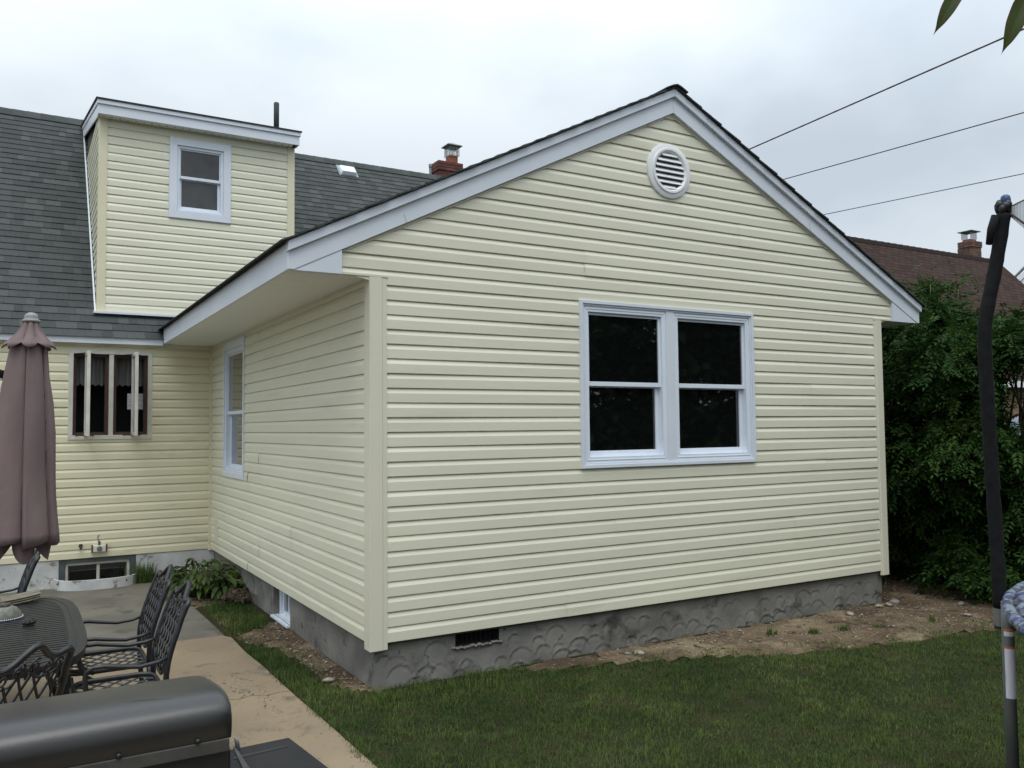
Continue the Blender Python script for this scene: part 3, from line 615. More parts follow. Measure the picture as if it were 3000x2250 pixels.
obj('outlet_face', MB().lathe([(0.0001, 0.0), (0.032, 0.0), (0.030, -0.012), (0.0001, -0.014)], (-1.40, WY-0.076, 0.115), 16, axis=1), M['steel'], eb)
obj('conduit', MB().tube([(-1.40, WY-0.03, 0.155), (-1.40, WY-0.03, 0.195), (-1.405, WY-0.022, 0.205)], 0.014, 7).tube([(-1.405, WY-0.022, 0.20), (-1.42, WY-0.018, 0.26), (-1.40, WY-0.018, 0.29)], 0.004, 5), M['pipe'], eb)
for k in (-1.485, -1.315): obj('bracket', MB().box(k-0.006, k+0.006, WY-0.08, WY-0.014, 0.07, 0.165), M['wood'], eb)

# ------------------------------------------------------------------ eaves, rakes and soffits of the addition
YR = -0.05
def rakepoly(t0, t1, xa, xb):   # band between offsets below the shingle line
    return [(xa, rake(xa, t1)), (RK, t1), (xb, rake(xb, t1)), (xb, rake(xb, t0)), (RK, t0), (xa, rake(xa, t0))]
def rake_board(t0, t1, xa, xb, y0, y1, nm, m=None):
    for s in (0, 1):
        xc = RK-(t0-2.796)/PITCHA; xd = RK+(t0-2.796)/PITCHA
        P = [(xa, rake(xa, t1)), (RK, t1), (RK, t0)]+([(xc, 2.796), (xa, 2.796)] if rake(xa, t0) < 2.796 else [(xa, rake(xa, t0))])
        if s: P = [(2*RK+0.002-p[0], p[1]) for p in P][::-1]; P = [(min(p[0], xb), p[1]) for p in P]
        obj(nm, MB().prism(P, lambda p, a: (p[0], a, p[1]), y0, y1), m or M['white'], H, bevel=0.003)
XE0, XE1 = -0.66, 6.74
rake_board(4.625, 4.785, XE0+0.001, XE1-0.001, YR, 0.0, 'rake_board')
rake_board(4.602, 4.6245, -0.20, 6.28, -0.022, -0.001, 'rake_channel', M['post'])
rake_board(4.777, 4.853, XE0-0.008, XE1+0.008, YR-0.030, -0.002, 'rake_moulding')
for xa, xb in ((XE0, -0.252), (6.262, XE1)):
    zc = lambda x: min(rake(x, 4.62)+0.003, 9)
    P = [(max(xa, -0.618), 2.793), (min(xb, 6.698), 2.793), (min(xb, 6.698), max(2.7935, rake(min(xb, 6.698), 4.624)))]+([(RK-(4.624-2.7935)/PITCHA, 2.7935)] if xa < 0 else [(2*RK-(RK-(4.624-2.7935)/PITCHA), 2.7935)][:0])+([] if xa < 0 else [(xa, rake(xa, 4.624))])
    obj('eave_return', MB().prism(P, lambda p, a: (p[0], a, p[1]), YR+0.006, 0.03), M['white'], H, bevel=0.002)
obj('fascia', MB().box(XE0-0.002, XE0+0.018, YR+0.008, EY-0.002, 2.795, 2.995), M['white'], H, bevel=0.002)
obj('fascia', MB().box(XE1-0.018, XE1+0.002, YR+0.008, 7.3, 2.795, 2.995), M['white'], H, bevel=0.002)
# seam covers on the rake: small lap joints
for xs in (0.25, 4.9): obj('rake_joint', MB().prism([(xs+0.02, rake(xs+0.02, 4.628)), (xs+0.0215, rake(xs+0.0215, 4.628)), (xs+0.0015, rake(xs+0.0015, 4.70)), (xs, rake(xs, 4.70))], lambda p, a: (p[0], a, p[1]), YR-0.0015, YR+0.001), M['wrap'], H)
y = YR+0.035
sm_ = MB().box(XE0+0.02, -0.001, 0, 0.093, 2.797, 2.803).mesh('soffit_panel', M['soffit'])
while y < WY-0.02:
    o = link('soffit_panel', sm_, H); o.location = (0, y, 0); y += 0.1005
sm2 = MB().box(XW+0.013, XE1-0.02, 0, 0.997, 2.797, 2.803).mesh('soffit_panel', M['soffit'])
for k in range(6):
    o = link('soffit_panel', sm2, H); o.location = (0, YR+0.035+k*1.0, 0)
obj('soffit_backing', MB().box(XE0+0.02, -0.001, YR+0.03, 6.14, 2.8045, 2.812), M['dark'], H)
# main eave
obj('fascia', MB().box(-4.5, XE0-0.004, EY, EY+0.02, 2.772, 2.868), M['white'], H, bevel=0.002)
ms_ = MB().box(0, 0.197, EY+0.02, WY-0.001, 2.785, 2.79).mesh('soffit_panel', M['soffit'])
for k in range(20):
    o = link('soffit_panel', ms_, H); o.location = (-4.5+k*0.2, 0, 0)
hm = MB().lathe([(0.0001, 0.0), (0.009, 0.0), (0.009, 0.002), (0.0001, 0.002)], (0, 0, 0), 8).mesh('soffit_hole', M['dark'])
for k in range(22):
    o = link('soffit_hole', hm, H); o.location = (-2.75+k*0.1, EY+0.06, 2.7825)
obj('frieze_trim', MB().box(-4.3, -0.045, WY-0.020, WY-0.0165, 2.765, 2.784).box(-0.020, -0.0165, 0.115, WY-0.05, 2.775, 2.796), M['post'], H)
# dormer eave
FY = 6.15
obj('dormer_fascia', MB().box(DX0-0.045, DX1+0.045, FY, FY+0.02, 5.855, 5.985), M['white'], H, bevel=0.002)
obj('dormer_moulding', MB().box(DX0-0.060, DX1+0.060, FY-0.022, FY+0.02, 5.985, 6.045), M['white'], H, bevel=0.003)
for xx in (DX0-0.045, DX1+0.025):
    P = [(FY+0.02, 5.858), (DY-0.03, 5.862), (9.45, 6.52), (9.45, 6.66), (FY+0.02, 5.983)]
    obj('dormer_rake', MB().prism(P, lambda p, a: (a, p[0], p[1]), xx, xx+0.02), M['white'], H, bevel=0.002)
    P = [(FY-0.0, 5.986), (9.45, 6.663), (9.45, 6.72), (FY-0.0, 6.044)]
    x2 = xx-0.013 if xx < 0 else xx+0.002
    obj('dormer_rake_moulding', MB().prism(P, lambda p, a: (a, p[0], p[1]), x2, x2+0.031), M['white'], H, bevel=0.002)
dsm = MB().box(0, 0.0985, FY+0.02, DY-0.001, 5.864, 5.869).mesh('soffit_panel', M['soffit'])
k = 0; x = DX0-0.02
while x < DX1-0.05:
    o = link('soffit_panel', dsm, H); o.location = (x, 0, 0)
    if k % 1 == 0:
        o = link('soffit_hole', hm, H); o.location = (x+0.05, FY+0.12, 5.861)
    x += 0.10; k += 1
dsl = (6.72-6.044)/(9.45-FY)
DROOF = lambda y: 6.048+dsl*(y-FY)
obj('dormer_roof', MB().prism([(FY-0.035, DROOF(FY-0.035)), (9.55, DROOF(9.55)), (9.55, DROOF(9.55)+0.022), (FY-0.035, DROOF(FY-0.035)+0.022)], lambda p, a: (a, p[0], p[1]), DX0-0.075, DX1+0.075), M['shedge'], H)
pm = on(597, 276, 1, 7.3)
obj('vent_pipe', MB().lathe([(0.043, 0), (0.043, 0.45), (0.038, 0.47), (0.0001, 0.47)], (pm[0], 7.3, pm[2]-0.06), 16).lathe([(0.10, -0.02), (0.055, 0.05), (0.044, 0.07)], (pm[0], 7.3, DROOF(7.3)+0.01), 14), M['pipe'], H, smooth=True)

# ------------------------------------------------------------------ shingled roofs
def slope_quad(x0, x1, s0, s1, lift0, lift1, th, y0, z0, slope, flip=1):
    """box on a roof plane rising with +y"""
    c = 1/math.hypot(1, slope); sn = slope*c
    def P(x, s, h): return (x, y0+s*c-h*sn, z0+s*sn+h*c)
    return [P(x0, s0, lift0), P(x1, s0, lift0), P(x1, s1, lift1), P(x0, s1, lift1)], [P(x0, s0, lift0-th), P(x1, s0, lift0-th), P(x1, s1, lift1-th), P(x0, s1, lift1-th)]
obj('roof_deck', MB().prism([(EY+0.022, EZ-0.03), (RY, RZ-0.03-0.0), (13.3, EZ-0.03), (13.3, EZ-0.15), (RY, RZ-0.2), (EY+0.05, EZ-0.05)], lambda p, a: (a, p[0], p[1]), -4.55, 8.25), M['shedge'], H)
roof = bpy.data.objects.new('main_roof', None); COL.objects.link(roof); roof.parent = H; roof.matrix_parent_inverse = ROOTM['house'].inverted(); roof.empty_display_size = 0.1
SL = math.hypot(RY-EY, RZ-EZ); EXP = 0.1427
tabs = []
nC = int(SL/EXP)+1
for k in range(nC):
    s0 = k*EXP-0.035; x = -4.5-random.uniform(0, 0.3); prev = 2
    while x < 8.2:
        w = random.choice([0.10, 0.13, 0.16, 0.20, 0.25]); tone = random.choice([0, 1, 2, 1, 2, 3, 4]); 
        tabs.append((x, w, s0, k, tone)); x += w
cth = 1/math.hypot(1, MR); sth = MR*cth
def visible_tab(t):
    x, w, s0, k, tone = t; xc = x+w/2; y = EY+s0*cth; z = EZ+s0*sth
    if DX0 < x and x+w < DX1 and z > 3.22: return False
    fx, fy, zz = inview((xc, y, z))
    if abs(fx) > 1.0 or abs(fy) > 1.0: return False
    # hidden by the addition roof
    if z < rake(xc, 4.87) and xc > -0.6: return False
    if xc > 0.0:
        # sight line to the tab passes over the rake of the addition?
        d = np.array([xc, y, z])-CP; t_ = (-0.05-CP[1])/d[1]; q = CP+d*t_
        if q[2] < rake(q[0], 4.87): return False
    return True
vis = [t for t in tabs if visible_tab(t)]
vis.sort(key=lambda t: (t[0]-CP[0])**2+(EY+t[2]*cth-CP[1])**2+(EZ+t[2]*sth-CP[2])**2)
single = set(id(t) for t in vis[:298])
tabmesh = {}
def tab_mesh(w, tone):
    if (w, tone) not in tabmesh:
        mb = MB(); a, b = slope_quad(0.001, w-0.001, 0, 0.165, 0.014+(0.003 if tone in (0, 4) else 0), 0.003, 0.006, 0, 0, MR)
        mb.hexa(a, b); tabmesh[(w, tone)] = mb.mesh('shingle', M['sh'][tone])
    return tabmesh[(w, tone)]
rest = [MB() for _ in range(5)]
for t in tabs:
    x, w, s0, k, tone = t; yc = EY+s0*cth; zc = EZ+s0*sth
    if id(t) in single:
        o = link('shingle', tab_mesh(w, tone), roof); o.location = (x, yc-0.0, zc); 
    else:
        if DX0 < x and x+w < DX1 and 3.3 < zc < 6.3: continue
        if 0.2 < x+w/2 < 5.9 and zc < rake(x+w/2, 4.75): continue
        a, b = slope_quad(x+0.001, x+w-0.001, 0, 0.165, 0.014, 0.003, 0.006, yc, zc, MR); rest[tone].hexa(a, b)
allr = MB(); idx = []
for i_, r_ in enumerate(rest): idx += [i_]*len(r_.f); allr.add(r_.v, r_.f)
me = allr.mesh('shingles', M['sh']); me.polygons.foreach_set('material_index', idx)
o = link('shingles', me, roof); o['kind'] = 'stuff'
# ridge caps
for k in range(64):
    x = -4.5+k*0.2
    cap = MB(); pts = [(RY-0.13, RZ-0.13*MR+0.022), (RY-0.05, RZ-0.03), (RY, RZ+0.018), (RY+0.05, RZ-0.03), (RY+0.13, RZ-0.13*MR+0.022)]
    pts = [(a, b+0.01) for a, b in pts]+[(a, b+0.002) for a, b in pts[::-1]]
    if k == 0:
        capm = [MB().prism(pts, lambda p, a: (a, p[0], p[1]+(0.006 if a < 0.1 else 0)), 0.0, 0.235).mesh('ridge_cap', M['sh'][j]) for j in range(3)]
    o = link('ridge_cap', capm[k % 3], H); o.location = (x, 0, 0)
# addition roof: two slopes, shingle courses whose ends step along the rake
LT = math.hypot(1, PITCHA)
ar = MB(); arf = []
for side in (0, 1):
    nS = 29
    for k in range(nS):
        s0 = k*0.1427-0.03; s1 = s0+0.20
        h0, h1 = 0.016, 0.004; yend = YR-0.05-(0.006 if k % 2 else 0)-random.uniform(0, 0.006)
        def P(s, h, yy):
            x = s/LT; z = s*PITCHA/LT; nx_, nz_ = -PITCHA/LT, 1/LT
            X = XE0-0.03+x+nx_*h; Z = rake(XE0-0.03, 4.862)+z+nz_*h
            return ((X if side == 0 else 2*RK-X), yy, Z)
        s1 = min(s1, (RK-XE0+0.03)*LT)
        back = min(7.9, EY+(rake(XE0-0.03, 4.862)+s0*PITCHA/LT-EZ)/MR+0.1) if True else 7.9
        back = max(back, 6.0)
        a = [P(s0, h0, yend), P(s0, h0, back), P(s1, h1, back), P(s1, h1, yend)]; b = [P(s0, h0-0.012, yend), P(s0, h0-0.012, back), P(s1, h1-0.010, back), P(s1, h1-0.010, yend)]
        ar.hexa(a, b)
o = obj('addition_shingles', ar, M['sh'][1], H); o['kind'] = 'stuff'
deck = MB()
deck.prism([(XE0-0.02, rake(XE0-0.02, 4.856)), (RK, 4.856), (2*RK-XE0+0.02, rake(XE0-0.02, 4.856)), (2*RK-XE0, rake(XE0, 4.80)), (RK, 4.80), (XE0, rake(XE0, 4.80))], lambda p, a: (p[0], a, p[1]), YR-0.045, -0.001)
obj('drip_edge', MB().prism([(XE0-0.03, rake(XE0-0.03, 4.866)), (RK, 4.866), (2*RK-XE0+0.03, rake(XE0-0.03, 4.866)), (2*RK-XE0+0.03, rake(XE0-0.03, 4.854)), (RK, 4.854), (XE0-0.03, rake(XE0-0.03, 4.854))], lambda p, a: (p[0], a, p[1]), YR-0.045, 6.0), M['shedge'], H)
rcap = MB()
for k in range(40):
    y = YR-0.07+k*0.2
    p = [(RK-0.13, 4.888-0.056), (RK-0.05, 4.888-0.018), (RK, 4.888-0.004), (RK+0.05, 4.888-0.018), (RK+0.13, 4.888-0.056)]
    p = p+[(a, b-0.012) for a, b in p[::-1]]
    rcap.prism(p, lambda q, a: (q[0], a, q[1]), y, y+0.23)
o = obj('addition_ridge_caps', rcap, M['sh'][0], H); o['kind'] = 'stuff'
# roof vent, chimney, pipe
def pkroof(px, py):
    d = ray(px, py); t = (EZ-CP[2]+MR*(CP[1]-EY))/(d[2]-MR*d[1]); return CP+d*t
c0 = pkroof(750, 372); RVS = 0.8; rv = bpy.data.objects.new('roof_vent', None); COL.objects.link(rv); rv.parent = H; rv.matrix_parent_inverse = ROOTM['house'].inverted()
vb = MB(); 
def RP(dx, s, h):
    dx *= RVS; s *= RVS; h *= RVS
    return (c0[0]+dx, c0[1]+s*cth-h*sth, c0[2]+s*sth+h*cth)
vb.hexa([RP(-0.20, -0.17, 0.02), RP(0.20, -0.17, 0.02), RP(0.20, 0.17, 0.02), RP(-0.20, 0.17, 0.02)], [RP(-0.17, -0.15, 0.12), RP(0.17, -0.15, 0.12), RP(0.17, 0.14, 0.09), RP(-0.17, 0.14, 0.09)])
obj('hood', vb, M['vinylwhite'], rv, bevel=0.01)
obj('flange', MB().hexa([RP(-0.24, -0.20, 0.016), RP(0.24, -0.20, 0.016), RP(0.24, 0.24, 0.016), RP(-0.24, 0.24, 0.016)], [RP(-0.24, -0.20, 0.022), RP(0.24, -0.20, 0.022), RP(0.24, 0.24, 0.022), RP(-0.24, 0.24, 0.022)]), M['capmetal'], rv)
def chimney(parent, x0, x1, y0, y1, zb, zt, nm='chimney', bricks_from=None, inv=None, bk='brick'):
    ch = bpy.data.objects.new(nm, None); COL.objects.link(ch); ch.parent = parent; ch.matrix_parent_inverse = inv
    obj('core', MB().box(x0+0.012, x1-0.012, y0+0.012, y1-0.012, zb, zt-0.01), M['mortar'], ch)
    bw, bh, bd = 0.195, 0.058, 0.09
    bm = [MB().box(0, bw, 0, bd, 0, bh).mesh('brick', M[bk][j]) for j in range(3)]
    bm2 = [MB().box(0, bd, 0, bw, 0, bh).mesh('brick', M[bk][j]) for j in range(3)]
    z = bricks_from; row = 0
    while z < zt-0.02:
        top = z > zt-0.22; e = 0.025 if top else 0.0
        n = max(1, round((x1-x0+2*e)/0.205)); st = (x1-x0+2*e)/n
        for k in range(n+(row % 2)):
            xx = x0-e+k*st-(st/2 if row % 2 else 0)
            xx = max(xx, x0-e-0.0); 
            if xx+bw > x1+e+0.002: xx = x1+e-bw
            o = link('brick', bm[random.randrange(3)], ch); o.location = (xx, y0-e+random.uniform(-0.003, 0.003), z)
        n = max(1, round((y1-y0)/0.205)); st = (y1-y0)/n
        for k in range(n):
            o = link('brick', bm2[random.randrange(3)], ch); o.location = (x0-e-0.002+random.uniform(-0.003, 0.003), y0+bd-e+k*st*0.86, z)
        z += 0.068; row += 1
    obj('crown', MB().box(x0-0.01, x1+0.01, y0-0.01, y1+0.01, zt-0.01, zt+0.03), M['mortar'], ch, bevel=0.01)
    return ch
CH0, CH1 = 5.27, 5.80
ch = chimney(H, CH0, CH1, 9.85, 10.3, 6.0, 7.26, bricks_from=6.62, inv=ROOTM['house'].inverted())
cxm = on(975, 340, 1, 10.1)[0]
obj('flue', MB().box(cxm-0.10, cxm+0.10, 9.98, 10.18, 7.30, 7.50), M['flue'], ch, bevel=0.01)
sc = MB()
for k in range(8):
    xx = cxm-0.115+k*0.23/7
    sc.box(xx-0.004, xx+0.004, 9.95, 9.958, 7.48, 7.70); sc.box(xx-0.004, xx+0.004, 10.192, 10.20, 7.48, 7.70)
for k in range(6):
    yy = 9.95+k*0.25/5
    sc.box(cxm-0.119, cxm-0.111, yy-0.004, yy+0.004, 7.48, 7.70); sc.box(cxm+0.111, cxm+0.119, yy-0.004, yy+0.004, 7.48, 7.70)
for zz in (7.50, 7.58, 7.66): sc.box(cxm-0.119, cxm+0.119, 9.946, 9.950, zz-0.004, zz+0.004).box(cxm-0.123, cxm-0.119, 9.95, 10.20, zz-0.004, zz+0.004)
obj('cap_screen', sc, M['capmetal'], ch)
obj('cap_lid', MB().add([(cxm-0.175, 9.90, 7.70), (cxm+0.175, 9.90, 7.70), (cxm+0.175, 10.25, 7.70), (cxm-0.175, 10.25, 7.70), (cxm-0.175, 9.90, 7.715), (cxm+0.175, 9.90, 7.715), (cxm+0.175, 10.25, 7.715), (cxm-0.175, 10.25, 7.715), (cxm-0.03, 10.07, 7.80), (cxm+0.03, 10.07, 7.80)],
    [(0, 3, 2, 1), (0, 1, 5, 4), (1, 2, 6, 5), (2, 3, 7, 6), (3, 0, 4, 7), (4, 5, 9, 8), (6, 7, 8, 9), (5, 6, 9), (7, 4, 8)]), M['capmetal'], ch)
pq = on(930, 372, 1, 9.9)
obj('small_pipe', MB().lathe([(0.025, -0.25), (0.025, 0.10), (0.04, 0.11), (0.04, 0.17), (0.0001, 0.17)], tuple(pq), 10), M['capmetal'], H)
# gable vent
gv = bpy.data.objects.new('gable_vent', None); COL.objects.link(gv); gv.parent = H; gv.matrix_parent_inverse = ROOTM['house'].inverted()
GX, GZ = 2.993, 4.057
obj('ring', MB().lathe([(0.180, 0.012), (0.176, -0.036), (0.196, -0.050), (0.214, -0.050), (0.222, -0.040), (0.240, -0.038), (0.262, -0.030), (0.266, -0.018), (0.266, 0.012)], (GX, 0.0, GZ), 64, axis=1), M['ventwhite'], gv, smooth=False)
autosmooth(bpy.data.objects['ring'], 30)
obj('backing', MB().lathe([(0.0001, -0.018), (0.185, -0.018), (0.185, -0.0175), (0.0001, -0.0175)], (GX, 0, GZ), 32, axis=1), M['ventback'], gv)
for k in range(-3, 4):
    zc = k*0.052-0.004; hw = math.sqrt(max(0.0, 0.178**2-zc*zc))-0.002
    if hw > 0.03:
        obj('slat', MB().hexa([(GX-hw, -0.020, GZ+zc+0.022), (GX+hw, -0.020, GZ+zc+0.022), (GX+hw, -0.020, GZ+zc+0.016), (GX-hw, -0.020, GZ+zc+0.016)],
            [(GX-hw, -0.046, GZ+zc-0.010), (GX+hw, -0.046, GZ+zc-0.010), (GX+hw, -0.044, GZ+zc-0.018), (GX-hw, -0.044, GZ+zc-0.018)]), M['ventwhite'], gv, bevel=0.002)

# ------------------------------------------------------------------ neighbouring houses
NB = thing('neighbour_house', 'neighbouring house with brown shingle roof and tan clapboard wall behind the vine hedge', 'house', (20, 9.5, G))
NX0, NX1 = 12.5, on(2153, 562, 1, 9.70)[0]
NRZ = on(1990, 537, 1, 9.70)[2]; NEZ = 2.95; NEY = 6.0
def uvquad(name, q, m, parent, su, sv_):
    me = bpy.data.meshes.new(name); me.from_pydata([tuple(map(float, v)) for v in q], [], [(0, 1, 2, 3)]); me.materials.append(m)
    uv = me.uv_layers.new(name='UVMap'); 
    for i, c in enumerate([(0, 0), (su, 0), (su, sv_), (0, sv_)]): uv.data[i].uv = c
    return link(name, me, parent)
sl_ = math.hypot(9.7-NEY, NRZ-NEZ)
rf = uvquad('roof', [(NX0, NEY-0.3, NEZ-0.3*(NRZ-NEZ)/(9.7-NEY)), (NX1, NEY-0.3, NEZ-0.3*(NRZ-NEZ)/(9.7-NEY)), (NX1, 9.7, NRZ), (NX0, 9.7, NRZ)], M['brownroof'], NB, NX1-NX0, sl_)
obj('roof_deck', MB().prism([(NEY-0.3, NEZ-0.3*(NRZ-NEZ)/(9.7-NEY)-0.01), (9.7, NRZ-0.01), (13.7, NEZ-0.3), (13.7, NEZ-0.45), (9.7, NRZ-0.2), (NEY-0.3, NEZ-0.45)], lambda p, a: (a, p[0], p[1]), NX0, NX1-0.01), M['brownroof'], NB)
rc = MB().prism([(9.55, NRZ-0.15), (9.7, NRZ+0.02), (9.85, NRZ-0.15), (9.85, NRZ-0.18), (9.7, NRZ-0.02), (9.55, NRZ-0.18)], lambda p, a: (a, p[0], p[1]+(0.015 if a > 0 else 0)), 0, 0.31).mesh('ridge_cap', M['brownroof'])
k = 0
while NX0+k*0.3 < NX1-0.3:
    o = link('ridge_cap', rc, NB); o.location = (NX0+k*0.3, 0, 0.0); k += 1
obj('wall', MB().box(NX0+0.3, NX1-0.3, NEY+0.22, 13.2, G, 2.6).prism([(NEY+0.22, 2.6), (13.2, 2.6), (9.7, NRZ-0.3)], lambda p, a: (a, p[0], p[1]), NX0+0.3, NX1-0.3), M['tansiding'], NB)
for k in range(24):
    z = -0.1+k*0.114
    obj('siding_course', MB().add([(NX0+0.3, NEY+0.195, z), (NX1-0.3, NEY+0.195, z), (NX1-0.3, NEY+0.215, z+0.12), (NX0+0.3, NEY+0.215, z+0.12), (NX0+0.3, NEY+0.218, z), (NX1-0.3, NEY+0.218, z)], [(0, 1, 2, 3), (4, 5, 1, 0)]), M['tansiding'], NB)
obj('fascia', MB().box(NX0, NX1, NEY-0.32, NEY-0.3, 2.50, 2.66), M['farwhite'], NB)
wx = on(2163, 860, 1, NEY+0.19)[0]; wn = obj('window', frame_ring(MB(), lambda u, d, z: (u, NEY+0.19-d, z), wx-0.95, wx+0.0, 1.9, 3.0-0.35, 0.06, -0.02, 0.03), M['farwhite'], NB)
obj('pane', MB().box(wx-0.89, wx-0.06, NEY+0.185, NEY+0.19, 1.96, 2.59), M['glass'], wn)
nc = on(2097, 553, 1, 10.2)
chimney(NB, nc[0]-0.28, nc[0]+0.28, 10.0, 10.45, 6.2, nc[2]+0.42, bricks_from=6.75, inv=ROOTM['neighbour_house'].inverted(), bk='brickbrown')
nch = [o for o in NB.children if o.name.startswith('chimney')][0]
zc = nc[2]+0.43
obj('flue', MB().box(nc[0]-0.16, nc[0]+0.16, 10.08, 10.38, zc, zc+0.12), M['flue'], nch, bevel=0.02)
sc = MB()
for k in range(9):
    xx = nc[0]-0.17+k*0.34/8; sc.box(xx-0.006, xx+0.006, 10.08, 10.09, zc+0.12, zc+0.36); sc.box(xx-0.006, xx+0.006, 10.39, 10.40, zc+0.12, zc+0.36)
for zz in (0.16, 0.24, 0.32): sc.box(nc[0]-0.175, nc[0]+0.175, 10.075, 10.08, zc+zz-0.005, zc+zz+0.005)
obj('cap_screen', sc, M['capmetal'], nch)
obj('cap_lid', MB().box(nc[0]-0.27, nc[0]+0.27, 9.98, 10.48, zc+0.36, zc+0.39), M['capmetal'], nch, bevel=0.01)
FW = thing('far_house', 'distant white house whose gable edge shows past the right end of the brown roof', 'house', (52, 18, G))
e0 = at(2192, 602, 46); e1 = at(2214, 581, 46.5)
fx0, fy0, fz0 = e0; slp = (e1[2]-e0[2])/(e1[0]-e0[0])
P = [(fx0, fz0), (fx0+5, fz0+slp*5), (fx0+10, fz0), (fx0+10, fz0-0.35), (fx0+5, fz0+slp*5-0.35), (fx0, fz0-0.35)]
obj('rake_board', MB().prism(P, lambda p, a: (p[0], a, p[1]), fy0-0.1, fy0), M['farwhite'], FW)
fdx, fdy = 0.885, 0.465   # the far house stands turned, its length running away from the yard
obj('roof', MB().prism([(fx0-0.1, fz0), (fx0+5, fz0+slp*5.1), (fx0+10.1, fz0), (fx0+10.1, fz0+0.08), (fx0+5, fz0+slp*5.1+0.1), (fx0-0.1, fz0+0.08)], lambda p, a: (p[0]+fdx*a, fy0+fdy*a, p[1]), -0.2, 9), M['capmetal'], FW)
obj('wall', MB().prism([(fx0+0.3, G), (fx0+9.7, G), (fx0+9.7, fz0-0.3), (fx0+5, fz0+slp*5-0.35), (fx0+0.3, fz0-0.3)], lambda p, a: (p[0]+fdx*a, fy0+fdy*a, p[1]), 0.05, 9), M['farwhite'], FW)
for k in range(40):
    obj('siding_course', MB().box(fx0+0.3+max(0, (k*0.16-(fz0-0.6-G))/slp), fx0+9.7, fy0+0.03, fy0+0.05, G+k*0.16, G+k*0.16+0.15), M['farwhite'], FW) if k*0.16+G < fz0-0.5 else None
tk = at(2212, 960, 19.0)
T = thing('storage_tank', 'rounded blue grey tank half hidden by leaves before the tan clapboard wall', 'tank', (tk[0]+0.6, tk[1], G))
tb = MB().lathe([(0.0001, -0.9), (0.25, -0.88), (0.42, -0.80), (0.45, -0.7), (0.45, 0.7), (0.42, 0.80), (0.25, 0.88), (0.0001, 0.9)], (tk[0]+0.75, tk[1], 1.33), 28, axis=0)
obj('shell', tb, M['tank'], T, smooth=True)
for dx in (-0.55, 0.55):
    for dy in (-0.28, 0.28): obj('leg', MB().tube([(tk[0]+0.75+dx, tk[1]+dy, G), (tk[0]+0.75+dx, tk[1]+dy*0.8, 1.0)], 0.03, 6), M['steel'], T)

# ------------------------------------------------------------------ leaves
def unit(v): return v/np.maximum(np.linalg.norm(v, axis=-1, keepdims=True), 1e-9)
def leaf_quads(P, D, Nn, Ln, Wd, fold=0.15):
    """rhombic leaflets: P base, D direction, Nn normal; returns V,F"""
    D = unit(D); Sd = unit(np.cross(D, Nn)); Nn = np.cross(Sd, D)
    a = P; c = P+D*Ln[:, None]-Nn*(Ln*0.12)[:, None]
    m = P+D*(Ln*0.42)[:, None]
    b = m+Sd*(Wd/2)[:, None]+Nn*(Wd*fold)[:, None]; d = m-Sd*(Wd/2)[:, None]+Nn*(Wd*fold)[:, None]
    V = np.stack([a, b, c, d], 1).reshape(-1, 3); F = np.arange(len(V)).reshape(-1, 4)
    return V, F
def pinnate(P, D, Up, length, nl=5, leaflet=0.06, lw=0.022, droop=0.35):
    n = len(P); Vs = []; val = []
    D = unit(D); Sd = unit(np.cross(D, Up)); U = np.cross(Sd, D)
    base = rng.random(n)
    for k in range(nl+1):
        t = (k+0.9)/(nl+1)
        pos = P+D*(length*t)[:, None]-np.array([0, 0, 1.0])*(length*droop*t*t)[:, None]
        dd = D-np.array([0, 0, 1.0])*droop*t
        sides = (1, -1) if k < nl else (0,)
        for s in sides:
            ld = unit(dd*0.55+Sd*s*0.95+rng.normal(0, 0.12, (n, 3))+np.array([0, 0, -0.12])) if s else unit(dd)
            nn = unit(U+rng.normal(0, 0.18, (n, 3)))
            V, F = leaf_quads(pos, ld, nn, leaflet*rng.uniform(0.75, 1.15, n), lw*rng.uniform(0.8, 1.2, n))
            Vs.append(V); val.append(np.repeat(np.clip(base*0.8+rng.random(n)*0.2, 0, 1), 4))
    V = np.concatenate(Vs); F = np.arange(len(V)).reshape(-1, 4)
    return V, F, np.concatenate(val)
# wisteria hedge as overlapping clumps
HG = thing('vine_hedge', 'tall dark green hedge of feathery leaved vines right of the cream wall', 'hedge', (8.8, 1.5, G))
clumps = []
def cl(c, r, dens=1.0): clumps.append((np.array(c, float), np.array(r, float), dens))
ridge = [(1905, 650), (1960, 628), (2000, 650), (2060, 700), (2110, 735), (2150, 742), (2200, 745), (2245, 735)]
for (px, py), t in zip(ridge, (12.0, 11.8, 11.6, 11.4, 11.2, 11.2, 11.0, 11.0)):
    q = at(px, py, t); cl((q[0]+0.1, q[1]+0.2, q[2]-0.55), (0.75, 0.8, 0.62), 1.4)
for px in range(1880, 2300, 50):
    for py, rr in ((790, 0.75), (880, 0.7), (980, 0.85), (1080, 0.8), (1170, 0.75), (1235, 0.45)):
        if 2150 < px < 2290 and 790 < py < 900: continue
        t = 11.2+random.uniform(-0.5, 0.7)+(0.5 if py > 1100 else 0)-(0.004*(px-1880))
        q = at(px+random.uniform(-25, 25), py+random.uniform(-25, 25), t)
        q[2] = max(q[2], G+0.25)
        cl(q, (rr*random.uniform(0.55, 0.8), rr*random.uniform(0.6, 0.9), rr*random.uniform(0.45, 0.75)))
for px, py, t, r_ in ((2085, 1235, 9.6, 0.33), (2130, 1215, 9.7, 0.4), (2170, 1240, 9.5, 0.4), (2215, 1200, 9.6, 0.5), (2120, 1130, 10.2, 0.45), (2240, 1260, 9.4, 0.45), (2210, 1040, 10.2, 0.5)):
    q = at(px, py, t); cl((q[0], q[1], max(q[2], G+0.15)), (r_, r_, r_*0.7))
